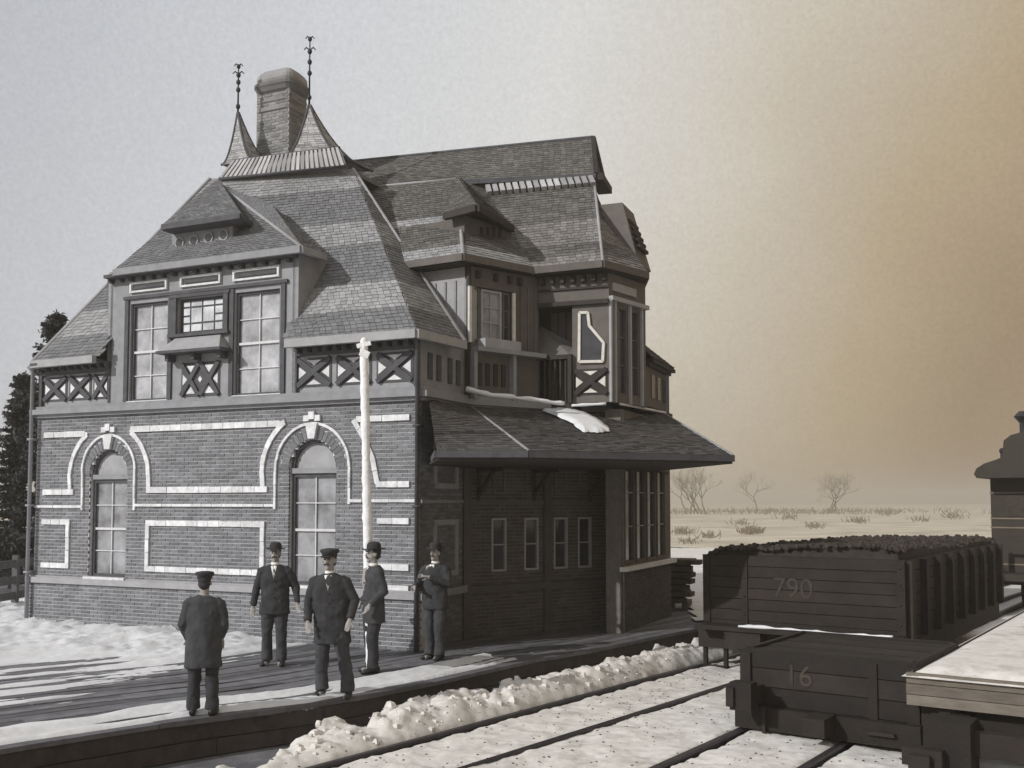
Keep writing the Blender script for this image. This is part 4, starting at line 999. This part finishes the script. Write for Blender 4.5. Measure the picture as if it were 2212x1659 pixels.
for i in range(2600):
    x = random.uniform(.05, WG-.05); y = random.uniform(.06, LG-.1) if i > 1100 else random.uniform(.04, .9)
    r = random.uniform(.02, .055); cs.ball(g_.p(x, y, coalz(x, y)+r*.2), (r, r*random.uniform(.7, 1.2), r*random.uniform(.6, 1)), 5)
co = cs.build('coal_load', M['coal']); props(co, 'uneven heap of coal filling the big dark wagon', 'coal', kind='stuff')
for zz_ in (ZB+.1, ZB+.4, ZB+.7, ZTG-.12):
    for xx_ in (.05, WG*.22, WG-.05):
        q = MB(); q.ball(g_.p(xx_, -.03, zz_), .022, 6); q.build('bolt', M['iron'], eb)
# low wagon in front
lp = P(1606, 1400, 12.4); l_ = Car((lp.x, lp.y, -.3), 'low_wagon', 'low dark numbered wagon with a near-end coupler, in front of the coal wagon', 'wagon', dC)
WL, LL, ZL0, ZL1 = 2.0, 2.0, -.02, .64
le = l_.part('end_wall', [(.02, WL-.02, .04, .1, ZL0, ZL1)], 'car2'); hb = (ZL1-ZL0)/3
for i in range(3): l_.part('plank', [(0, WL, -.005+random.uniform(-.004, .004), .045, ZL0+i*hb+.007, ZL0+(i+1)*hb-.004)], 'car2', le)
l_.part('side_wall', [(0, .06, .06, LL, ZL0, ZL1), (WL-.06, WL, .06, LL, ZL0, ZL1), (0, WL, LL-.06, LL, ZL0, ZL1)], 'car2')
l_.part('floor', [(0, WL, 0, LL, ZL0-.1, ZL0)], 'car2')
l_.part('deck_boards', [(.07, WL-.07, .12+i*.26, .12+i*.26+.25, ZL0, ZL1-.03-.008*(i % 2)) for i in range(7)], 'car2')
l_.part('end_sill', [(-.06, WL+.06, -.14, .10, ZL0-.26, ZL0)], 'car')
l_.part('corner_post', [(-.03, .10, -.04, .1, ZL0, ZL1-.05), (WL-.10, WL+.03, -.04, .1, ZL0, ZL1-.05), (1.48, 1.58, -.03, .04, ZL0, ZL1-.05)], 'car')
l_.part('coupler', [(.14, .30, -.40, -.1, .05, .25), (.06, .32, -.56, -.38, .0, .32), (.03, .12, -.6, -.46, .04, .26)], 'car2')
l_.part('brake_pipe', [(.30, .34, -.2, -.14, -.3, 0), (WL-.5, WL-.2, -.2, -.16, -.16, -.12)], 'car2')
l_.part('drawbar', [(.9, 1.14, -.5, -.1, -.2, 0)], 'car2')
for y in (.45, 1.6):
    for x in (.40, WL-.40): l_.wheel(x, y, -.3, .27)
text(l_, '16', WL*.34, .26, .34, -.012, le)
# flat wagon heaped with snow
fp_ = P(1957, 1440, 11.0); f_ = Car((fp_.x, fp_.y, -.3), 'flat_wagon', 'pale grey flat wagon under smooth deep snow at the right edge', 'wagon')
WF, LF = 2.8, 9.5
fd = f_.part('deck', [(.02, WF, .05, LF, .25, .56)], 'cargrey')
for i in range(3): f_.part('plank', [(0, WF, -.004+random.uniform(-.006, .004), .06, .24+i*.115, .24+(i+1)*.115-.008)], 'cargrey', fd)
f_.part('side_sill', [(.0, .06, .06, LF, .24, .56), (WF-.05, WF+.01, .06, LF, .24, .56)], 'cargrey')
f_.part('underframe', [(.3, .5, .1, LF, .02, .24), (WF-.5, WF-.3, .1, LF, .02, .24), (.1, WF-.1, .2, .5, .0, .2)], 'car2')
tf = f_.part('truck_frame', [(.42, .62, -.5, 1.9, -.2, .18), (.3, .74, -.6, -.2, -.28, .22), (.42, 2.3, .4, .75, -.2, .15), (.5, 2.5, -.45, -.3, -.12, .12)], 'car2')
for y in (-.15, 1.3, 7.0, 8.2):
    for x in (.55, WF-.55): f_.wheel(x, y, -.38, .28, tf if y < 2 else None)
f_.part('brake_beam', [(.12, .5, -.72, -.55, -.22, -.05), (.2, .4, -.8, -.5, -.35, -.1)], 'car2')
q = MB(); nx, ny = 40, 100
for j in range(ny+1):
    for i in range(nx+1):
        x = -.04+(WF+.08)*i/nx; y = -.05+(LF+.1)*j/ny; e1 = min(x+.04, WF+.04-x); e2 = min(y+.05, LF+.05-y)
        z = .56+.09*sm(e1, 0, .3)*sm(e2, 0, .3)+.03*sm(e1, 0, .3)*fbm(x*1.5, y*.8, 3)-.02
        if e1 < .01 or e2 < .01: z = .54
        q.v.append(tuple(f_.p(x, y, z)))
for j in range(ny):
    for i in range(nx): a = j*(nx+1)+i; q.f.append((a, a+1, a+nx+2, a+nx+1)); q.m.append(0)
o = q.build('snow_load', M['snow_t'], smooth=True); props(o, 'smooth snow lying on the flat wagon at the right edge', 'snow', kind='stuff')
# passenger coach
cp = P(2140, 1083, 26); c_ = Car((cp.x, cp.y, -.3), 'passenger_coach', 'dark passenger coach with a clerestory roof and pale lines at the right edge', 'coach')
WC, LC = 2.9, 16; zb_ = .62; ze_ = 2.98
cw = c_.part('body', [(0, WC, 0, LC, zb_, ze_)], 'coachm')
for z in (2.60, 1.95, 1.72, .80): c_.part('belt_line', [(-.02, WC+.02, -.02, LC, z, z+.035)], 'coachl', cw)
for x0 in (.35, 2.0): c_.part('end_window', [(x0, x0+.55, -.015, .01, 2.02, 2.55)], 'coal', cw)
c_.part('end_door', [(1.08, 1.82, -.03, .0, .7, 2.56)], 'coachm', cw)
q = MB(); prof = [(-.18, 2.98), (-.24, 3.08), (-.18, 3.22), (.0, 3.34), (.30, 3.44), (.42, 3.50), (.46, 3.90), (.62, 4.03), (.95, 4.12), (WC/2, 4.16)]; prof += [(WC-x, z) for x, z in reversed(prof[:-1])]
n = len(prof); vs = [c_.p(x, -.75, z) for x, z in prof]+[c_.p(x, LC, z) for x, z in prof]
q.add(vs, [(i, i+1, i+1+n, i+n) for i in range(n-1)]+[(n-1, 0, n, 2*n-1), tuple(range(n)), tuple(reversed(range(n, 2*n)))]); cr2 = q.build('roof', M['coachm'], c_.th)
q = MB(); q.tube([c_.p(.75, .2, 3.8), c_.p(.75, .2, 4.45)], [.07, .07], 8); q.tube([c_.p(.75, .2, 4.4), c_.p(.75, .2, 4.55), c_.p(.75, .2, 4.68)], [.08, .20, .08], 10); q.build('smoke_jack', M['iron'], cr2)
q = MB(); q.tube([c_.p(.3, .0, 3.4), c_.p(.3, .0, 3.62)], [.05, .05], 8); q.ball(c_.p(.3, 0, 3.68), .08, 8); q.build('roof_vent', M['iron'], cr2)
c_.part('end_platform', [(0.1, WC-.1, -.8, 0, .45, .62), (.1, .2, -.8, -.7, .62, 1.5), (WC-.2, WC-.1, -.8, -.7, .62, 1.5), (.1, WC-.1, -.8, -.75, 1.45, 1.5)], 'coachm')
for y in (1.2, 3.2, 12, 14):
    for x in (.6, WC-.6): c_.wheel(x, y, -.3, .42)
c_.part('underframe', [(.2, WC-.2, .1, LC, .3, .6)], 'car2')
# ------------------------------------------------------------------ lumber stack beyond the bay
lc = P(1475, 1290, 23.0); ls = thing('lumber_stack', (lc.x, lc.y, 0), 'stack of dark planks with uneven ends between the station bay and the coal wagon', 'lumber stack')
for k, (ze2, xr) in enumerate(((.22, 1478), (.36, 1492), (.50, 1486), (.64, 1497), (.78, 1500), (.92, 1494), (1.06, 1512))):
    for j in range(2):
        q = MB(); xr_ = P(xr-8*j+random.uniform(-4, 4), 1250, 22.6+.5*j); a = P(1425, 1250, 22.9+.5*j); q.beam((a.x, a.y, ze2), (xr_.x, xr_.y, ze2), .42, .10); q.build('plank', M['lumber'], ls)
q = MB(); 
for x in (1440, 1478): a = P(x, 1250, 22.5); q.beam((a.x, a.y, .08), (a.x+.3, a.y+1.1, .08), .12, .16)
q.split('bearer', M['lumber'], ls)
# ------------------------------------------------------------------ fence at far left
fa = P(-60, 1300, 21.5); fb = P(78, 1300, 23.5)
fe = thing('rail_fence', (fa.x, fa.y, 0), 'rough board fence left of the station below the spruce', 'fence')
for z in (.28, .62, .98): q = MB(); q.beam((fa.x, fa.y, z), (fb.x, fb.y, z+.06), .04, .17); q.build('board', M['fence'], fe)
for t in (.15, .62): p_ = fa.lerp(fb, t); q = MB(); q.beam((p_.x, p_.y+.08, -.2), (p_.x, p_.y+.08, 1.2), .12, .12); q.build('post', M['fence'], fe)
# ------------------------------------------------------------------ trees
def leafball(q, c, r, n, sz):
    for i in range(n):
        d = Vector((random.gauss(0, 1), random.gauss(0, 1), random.gauss(0, .6))); p = c+d*r*.45; a = Vector((random.uniform(-1, 1), random.uniform(-1, 1), random.uniform(-1, .3))).normalized()*sz; b = a.cross(Vector((random.random(), random.random(), random.random()))).normalized()*sz*.35
        q.add([p-b, p+b, p+a], [(0, 1, 2)])
def spruce(px, py_top, d, rad, label, seed):
    random.seed(seed); b = P(px, 1200, d); zt = P(px, py_top, d).z; th = thing('spruce_tree', (b.x, b.y, GZ), label, 'tree', 'spruces behind the station')
    q = MB(); q.tube([(b.x, b.y, GZ), (b.x+.1, b.y, zt*.5), (b.x+.2, b.y, zt)], [.17, .10, .015], 8); q.build('trunk', M['bark'], th, True)
    q = MB(); z = .6
    while z < zt-.1:
        f = 1-(z/zt); L_ = rad*(f**.8)*random.uniform(.7, 1.15)+.14; n = 6
        for k in range(n):
            a = random.random()*6.28; dr = V(math.cos(a), math.sin(a), 0); l = L_*random.uniform(.6, 1.1)
            pts = [V(b.x+.2*z/zt, b.y, z)+dr*l*t+V(0, 0, -.38*l*t+.26*l*t*t) for t in (0, .35, .7, 1)]
            q.tube(pts, [.022, .016, .011, .005], 4)
            for t in range(int(8+l*14)):
                s = (t+1)/(8+l*14); i = min(2, int(s*3)); p_ = pts[i].lerp(pts[i+1], s*3-i); leafball(q, p_, .13+.06*(1-s), 9, .13)
        z += .19+.09*f
    q.build('crown', M['spruce'], th)
spruce(92, 668, 27, 1.55, 'dark spruce rising behind the left corner of the station', 3)
spruce(30, 800, 29, 1.5, 'lower dark spruce at the left edge of the view', 5)
def bare(px, py_top, d, spread, label, seed, multi=1):
    random.seed(seed); b = P(px, 1083, d); Ht = P(px, py_top, d).z-GZ; th = thing('bare_tree', (b.x, b.y, GZ), label, 'tree', 'bare trees on the far field')
    q = MB(); tw = MB()
    def grow(p, dr, l, r, lev):
        m = 3; pts = [p]; d2 = dr.copy()
        for i in range(m): d2 = (d2+Vector((random.gauss(0, .13), random.gauss(0, .13), random.gauss(.03, .08)))).normalized(); pts.append(pts[-1]+d2*l/m)
        (q if lev < 2 else tw).tube(pts, [r, r*.9, r*.75, r*.6], 5 if lev < 2 else 3, cap=False)
        if lev >= 6: return
        for k in range(random.choice((2, 3, 3) if lev < 5 else (2, 2))):
            ax = Vector((random.gauss(0, 1), random.gauss(0, .6), random.gauss(.1, .4))).normalized(); grow(pts[random.choice((2, 3, 3))], (d2+ax*spread).normalized(), l*random.uniform(.6, .82), r*.58, lev+1)
    for k in range(multi): grow(V(b.x+k*.9, b.y, GZ), V(random.gauss(0, .25) if multi > 1 else .05, 0, 1).normalized(), Ht*.32, Ht*.016, 0)
    q.build('trunk', M['twig'], th); tw.build('crown', M['twig'], th)
bare(1482, 1000, 230, .55, 'bare many-stemmed tree on the field just right of the station wall', 11, 6)
bare(1636, 1003, 260, .8, 'lone bare tree with a round crown on the horizon', 12)
bare(1788, 1006, 260, .85, 'bare bushy tree on the horizon above the coal wagon', 14, 3)
# low brush along the horizon and dry weeds on the field
random.seed(21); q = MB()
for i in range(900):
    x0 = random.choice([(1470, 60), (1640, 55), (1790, 60), (1850, 200)]); px = random.gauss(*x0); d = random.uniform(220, 320); b = P(px, 1083, d); h = random.uniform(.3, 1.3)
    q.tube([(b.x, b.y, GZ), (b.x+random.gauss(0, .5), b.y, GZ+h)], [.10, .04], 3, cap=False)
o = q.build('brush', M['twig'], kind='stuff'); props(o, 'low bare brush along the horizon of the snowy field', 'brush')
q = MB()
for cx, cy, n in ((1625, 1150, 110), (1600, 1132, 14), (1475, 1152, 40), (1535, 1160, 20), (1760, 1140, 16), (1850, 1128, 26), (1920, 1110, 30), (1990, 1125, 14), (1490, 1172, 16), (1700, 1120, 12), (2060, 1118, 20)):
    for i in range(n*2):
        b = G(cx+random.gauss(0, 11), cy+random.gauss(0, 2.2), GZ); h = b.y*.006*random.uniform(.3, 1); q.tube([b, b+V(random.gauss(0, h*.6), 0, h)], [.0005*b.y, .0003*b.y], 3, cap=False)
o = q.build('dry_weeds', M['weed'], kind='stuff'); props(o, 'dry weed clumps poking through the snowy field', 'weeds')
# ------------------------------------------------------------------ people
def fold(o, st_, sc_):
    tx = bpy.data.textures.new('cloth_folds', 'CLOUDS'); tx.noise_scale = sc_; tx.noise_depth = 2
    m = o.modifiers.new('folds', 'DISPLACE'); m.texture = tx; m.strength = st_; m.mid_level = .5; m.texture_coords = 'GLOBAL'
def person(px, py, hgt, face, label, arms, stance=.16, hat='bowler', coat_len=.60, cloth='cloth', lean=0, open_collar=True, wide=1.0, feet=None, head_turn=0, beard=False, hold=None):
    b = G(px, py, 0); th = thing('person', b, label, 'person', None, face); base = WM[th.name]
    s = hgt/1.76
    def J(x, y, z): return base @ V((x+lean*z)*s, y*s, z*s)
    def rot(v): return base.to_3x3() @ Vector(v)
    def obj(q, name, m, vox=None, par=None, sub=False):
        o = q.build(name, M[m], par or th, True)
        if vox: r_ = o.modifiers.new('remesh', 'REMESH'); r_.mode = 'VOXEL'; r_.voxel_size = vox; r_.use_smooth_shade = True; k = o.modifiers.new('smooth', 'SMOOTH'); k.iterations = 4; k.factor = .5
        return o
    def ell(q, c, r, n=12):
        k = len(q.v); q.ball((0, 0, 0), r, n)
        for i in range(k, len(q.v)): v = Vector(q.v[i]); q.v[i] = tuple(Vector(c)+rot(v))
    def tb(q, pts, rads, n=10): q.tube([J(*p) for p in pts], [tuple(x*s for x in r) if isinstance(r, tuple) else r*s for r in rads], n)
    hips = ((-.10, 0, .90), (.10, 0, .90)); ft = feet or ((-stance, .0, .07), (stance, -.04, .07))
    kn = [((h[0]+f[0])/2, (f[1])/2-.03, .49) for h, f in zip(hips, ft)]
    # body: one continuous surface
    q = MB()
    tb(q, [(0, 0, .86), (0, 0, 1.05), (0, -.01, 1.25), (0, 0, 1.42), (0, .0, 1.47)], [(.15, .10), (.13, .09), (.16, .10), (.15, .09), (.07, .07)], 14)
    tb(q, [(0, .0, 1.42), (0, -.005, 1.50), (0, -.01, 1.56)], [.06, .055, .058])
    ht = math.radians(head_turn)
    hc = J(0, -.015, 1.625); 
    def hd(x, y, z): return hc+rot((s*(x*math.cos(ht)-y*math.sin(ht)), s*(x*math.sin(ht)+y*math.cos(ht)), s*z))
    ell(q, hd(0, .015, .03), (.075*s, .093*s, .095*s), 16); ell(q, hd(0, -.02, -.045), (.058*s, .068*s, .065*s), 14)
    q.tube([hd(0, -.088, .022), hd(0, -.112, -.018), hd(0, -.088, -.028)], [.010*s, .016*s, .010*s], 6)
    ell(q, hd(0, -.072, -.09), (.026*s, .022*s, .020*s), 8); ell(q, hd(0, -.085, -.052), (.026*s, .012*s, .010*s), 8)
    for sd_ in (-1, 1): ell(q, hd(sd_*.078, .01, -.005), (.012*s, .022*s, .032*s), 8)
    hands = []
    for sd_, (el, wr, hdir) in zip((-1, 1), arms):
        tb(q, [(sd_*.16, 0, 1.39), el, wr], [.05, .040, .028])
        w_ = J(*wr); d = rot(hdir).normalized(); sidev = d.cross(rot((0, -1, 0)) if abs(d.dot(rot((0, -1, 0)))) < .8 else rot((1, 0, 0))).normalized(); pn = sidev.cross(d)
        pc = w_+d*.05*s; q.tube([w_, pc, w_+d*.095*s], [(.026*s, .02*s), (.042*s, .018*s), (.038*s, .015*s)], 8)
        for i, (o_, l_f) in enumerate(((-.028, .068), (-.010, .078), (.009, .073), (.027, .058))):
            p0 = w_+d*.085*s+sidev*o_*s; p1 = p0+d*l_f*.5*s+pn*.008*s; p2 = p1+d*l_f*.38*s+pn*.024*s*(1 if sd_ > 0 else 1); q.tube([p0, p1, p2], [.0095*s, .009*s, .0075*s], 6)
        p0 = w_+d*.03*s-sidev*.03*s*1; q.tube([p0, p0-sidev*.028*s+d*.03*s, p0-sidev*.030*s+d*.062*s+pn*.012*s], [.013*s, .011*s, .009*s], 6)
        hands.append(w_+d*.09*s)
    for h, k_, f in zip(hips, kn, ft): tb(q, [h, k_, (f[0], f[1], .08)], [.08, .05, .035]); tb(q, [(f[0], f[1]+.03, .05), (f[0], f[1]-.14, .035)], [.038, .03])
    obj(q, 'body', 'skin', .0085)
    # coat
    q = MB(); cl = coat_len; W_ = wide
    zc = 1.47-cl-.04
    zs_ = [1.475, 1.45, 1.41, 1.30, 1.12, .98, zc+.10, zc]; rx = [.075, .135, .19, .212*W_, .204*W_, .208*W_, .218*W_, .226*W_]; ry = [.075, .095, .12, .138, .145*W_, .15*W_, .155*W_, .158*W_]
    zs_, rx, ry = zip(*sorted(zip(zs_, rx, ry), reverse=True))
    q.tube([J(0, .0, z) for z in zs_], [(a*s, c*s) for a, c in zip(rx, ry)], 18)
    # align ellipse: wide axis must be local x
    k0_ = len(q.v)-18*len(zs_)
    for i, z in enumerate(zs_):
        c = J(0, 0, z)
        for j in range(18):
            a = 2*math.pi*j/18; wv_ = 1+.05*fbm(j*.7, z*3, px*.1); q.v[k0_+i*18+j] = tuple(c+rot((rx[i]*s*math.cos(a)*wv_, ry[i]*s*math.sin(a)*wv_, 0)))
    for sd_, (el, wr, hdir) in zip((-1, 1), arms):
        wv = Vector(el).lerp(Vector(wr), .96)
        tb(q, [(sd_*.13, 0, 1.415), (sd_*.185, 0, 1.37), (Vector((sd_*.185, 0, 1.37)).lerp(Vector(el), .5)), el, Vector(el).lerp(Vector(wr), .5), wv], [.055, .078, .070, .062, .054, .047])
    ct = obj(q, 'coat', cloth, .013); fold(ct, .035, .13)
    q = MB()
    for h, k_, f in zip(hips, kn, ft): tb(q, [(h[0]*.8, h[1], .98), (h[0], h[1], .86), k_, (f[0], f[1]+.01, .26), (f[0], f[1], .075)], [(.11, .11), (.108, .108), .083, .078, .088])
    fold(obj(q, 'trousers', 'cloth' if cloth != 'cloth' else 'cloth2', .013), .03, .10)
    q = MB()
    for i in range(4): ell(q, J(.012, -.150, 1.24-i*.12), (.012*s, .008*s, .012*s), 6)
    q.split('button', M['leather'], th, True)
    for f, sg in zip(ft, (-1, 1)):
        q = MB(); tb(q, [(f[0], f[1]+.09, .045), (f[0]+sg*.005, f[1]+.02, .06), (f[0]+sg*.02, f[1]-.08, .042), (f[0]+sg*.035, f[1]-.17, .03)], [(.038, .042), (.045, .055), (.048, .04), (.035, .025)], 10)
        obj(q, 'shoe', 'leather')
    # collar and shirt front
    if open_collar:
        q = MB(); q.tube([J(0, -.005, 1.455), J(0, -.005, 1.505)], [.068*s, .060*s], 14)
        for sd_ in (-1, 1):
            a = J(0, -.128, 1.27); b1 = J(sd_*.045, -.085, 1.455); b2 = J(0, -.075, 1.46); q.add([a+rot((0, -.012, 0)), b1+rot((0, -.02, 0)), b2+rot((0, -.02, 0)), a, b1, b2], [(0, 1, 2), (3, 5, 4), (0, 3, 4, 1), (1, 4, 5, 2), (2, 5, 3, 0)])
        obj(q, 'shirt_collar', 'shirt')
    q = MB(); ell(q, hd(0, .028, .045), (.082*s, .092*s, .085*s), 14); ell(q, hd(0, .05, -.01), (.074*s, .06*s, .07*s), 12)
    obj(q, 'hair', 'hat')
    q = MB()
    for sd_ in (-1, 1): ell(q, hd(sd_*.03, -.076, .018), (.013*s, .007*s, .007*s), 8)
    q.split('eye', M['leather'], th, True)
    q = MB()
    for sd_ in (-1, 1): q.tube([hd(sd_*.012, -.088, .038), hd(sd_*.045, -.074, .036)], [.006*s, .004*s], 5)
    q.split('eyebrow', M['hat'], th, True)
    q = MB()
    for sd_ in (-1, 1): q.tube([hd(0, -.096, -.036), hd(sd_*.022, -.092, -.040), hd(sd_*.042, -.075, -.052)], [.009*s, .010*s, .004*s], 6)
    obj(q, 'moustache', 'hat')
    if beard: q = MB(); ell(q, hd(0, -.045, -.085), (.055*s, .05*s, .045*s), 12); obj(q, 'beard', 'cloth2')
    q = MB()
    if hat == 'bowler':
        prof = [(.155, .062), (.158, .074), (.125, .066), (.098, .070), (.098, .10), (.092, .145), (.065, .172), (.0, .18)]
        rings = 18; k = len(q.v)
        for r_, z in prof:
            for j in range(rings): a = 2*math.pi*j/rings; q.v.append(tuple(hd(r_*.92*math.cos(a), .012+r_*1.05*math.sin(a), z+(.018*abs(math.cos(a)) if r_ > .12 else 0))))
        for i in range(len(prof)-1):
            for j in range(rings): a = k+i*rings+j; b_ = k+i*rings+(j+1) % rings; q.f.append((a, b_, b_+rings, a+rings)); q.m.append(0)
        q.f.append(tuple(k+j for j in range(rings))); q.m.append(0)
        obj(q, 'hat', 'hat')
    else:
        prof = [(.094, .055), (.098, .085), (.125, .115), (.112, .140), (.05, .150), (0, .150)]; rings = 18; k = len(q.v)
        for r_, z in prof:
            for j in range(rings): a = 2*math.pi*j/rings; q.v.append(tuple(hd(r_*.95*math.cos(a), .010+r_*1.08*math.sin(a), z-.10*(r_*1.08*math.sin(a)+0)*-.3)))
        for i in range(len(prof)-1):
            for j in range(rings): a = k+i*rings+j; b_ = k+i*rings+(j+1) % rings; q.f.append((a, b_, b_+rings, a+rings)); q.m.append(0)
        q.f.append(tuple(k+j for j in range(rings))); q.m.append(0)
        cpv = obj(q, 'hat', 'hat')
        q = MB(); vs = []
        for i in range(9): a = math.radians(200+140*i/8); vs += [hd(.092*math.cos(a), .01+.10*math.sin(a), .058), hd(.105*math.cos(a), .0+.155*math.sin(a), .045)]
        fs = [(2*i, 2*i+1, 2*i+3, 2*i+2) for i in range(8)]; q.add(vs, fs); q.add([v+V(0, 0, .008) for v in vs], fs); obj(q, 'cap_peak', 'hat')
    return th, J
dn = (0, -.15, -1)
def arm(sx, ex, ey, ez, wx, wy, wz, d=dn): return ((ex, ey, ez), (wx, wy, wz), d)
person(437, 1546, 1.60, math.radians(180+8), 'short person in knee-length coat and cap, back turned, leftmost at the platform edge', [arm(-1, -.25, .02, 1.12, -.20, -.12, .93), arm(1, .25, .02, 1.12, .20, -.12, .93)], .115, 'cap', .84, 'cloth2', open_collar=False, wide=1.04)
person(592, 1437, 1.76, math.radians(2), 'man in bowler hat and dark overcoat facing the camera beside the arched window', [arm(-1, -.28, .03, 1.12, -.31, -.04, .86), arm(1, .30, .03, 1.13, .34, -.08, .90, (.35, -.3, -1))], .11, 'bowler', .68, 'cloth', wide=1.0)
person(722, 1503, 1.80, math.radians(-4), 'broad man in flat cap with legs apart in the middle of the group', [arm(-1, -.29, .03, 1.13, -.25, -.16, .90, (.2, -.3, -1)), arm(1, .29, .03, 1.14, .26, -.15, .93, (-.2, -.4, -1))], .15, 'cap', .80, 'cloth', lean=-.045, wide=1.04, feet=((-.15, .0, .07), (.20, -.14, .07)), head_turn=-8)
person(806, 1453, 1.79, math.radians(-62), 'man in bowler hat standing side-on in front of the white pole', [arm(-1, -.22, .08, 1.14, -.20, -.12, .95, (0, -.6, -1)), arm(1, .24, .06, 1.12, .22, -.14, .95, (0, -.6, -1))], .08, 'bowler', .74, 'cloth2', wide=.96)
person(940, 1424, 1.74, math.radians(-28), 'rightmost man, white collar and hands raised in front of his dark coat', [arm(-1, -.30, -.02, 1.14, -.20, -.28, 1.12, (.5, -1, -.1)), arm(1, .28, -.04, 1.16, .04, -.27, 1.28, (-1, -.4, .15))], .10, 'bowler', .66, 'cloth', wide=.98)
print('planks', npl, 'objects', len(bpy.data.objects))

hm = bpy.data.materials.new('haze'); hm.use_nodes = True; ht_ = hm.node_tree; ht_.nodes.clear()
ho = ht_.nodes.new('ShaderNodeOutputMaterial'); hv = ht_.nodes.new('ShaderNodeVolumePrincipled'); hv.inputs['Density'].default_value = .0017; hv.inputs['Color'].default_value = (.97, .90, .78, 1); hv.inputs['Anisotropy'].default_value = .1
ht_.links.new(hv.outputs[0], ho.inputs['Volume'])
q = MB(); q.hexa([V(-1050, -160, GZ-1.2), V(1050, -160, GZ-1.2), V(1050, 1150, GZ-1.2), V(-1050, 1150, GZ-1.2), V(-1050, -160, 14), V(1050, -160, 14), V(1050, 1150, 14), V(-1050, 1150, 14)])
o = q.build('haze', hm, kind='stuff')
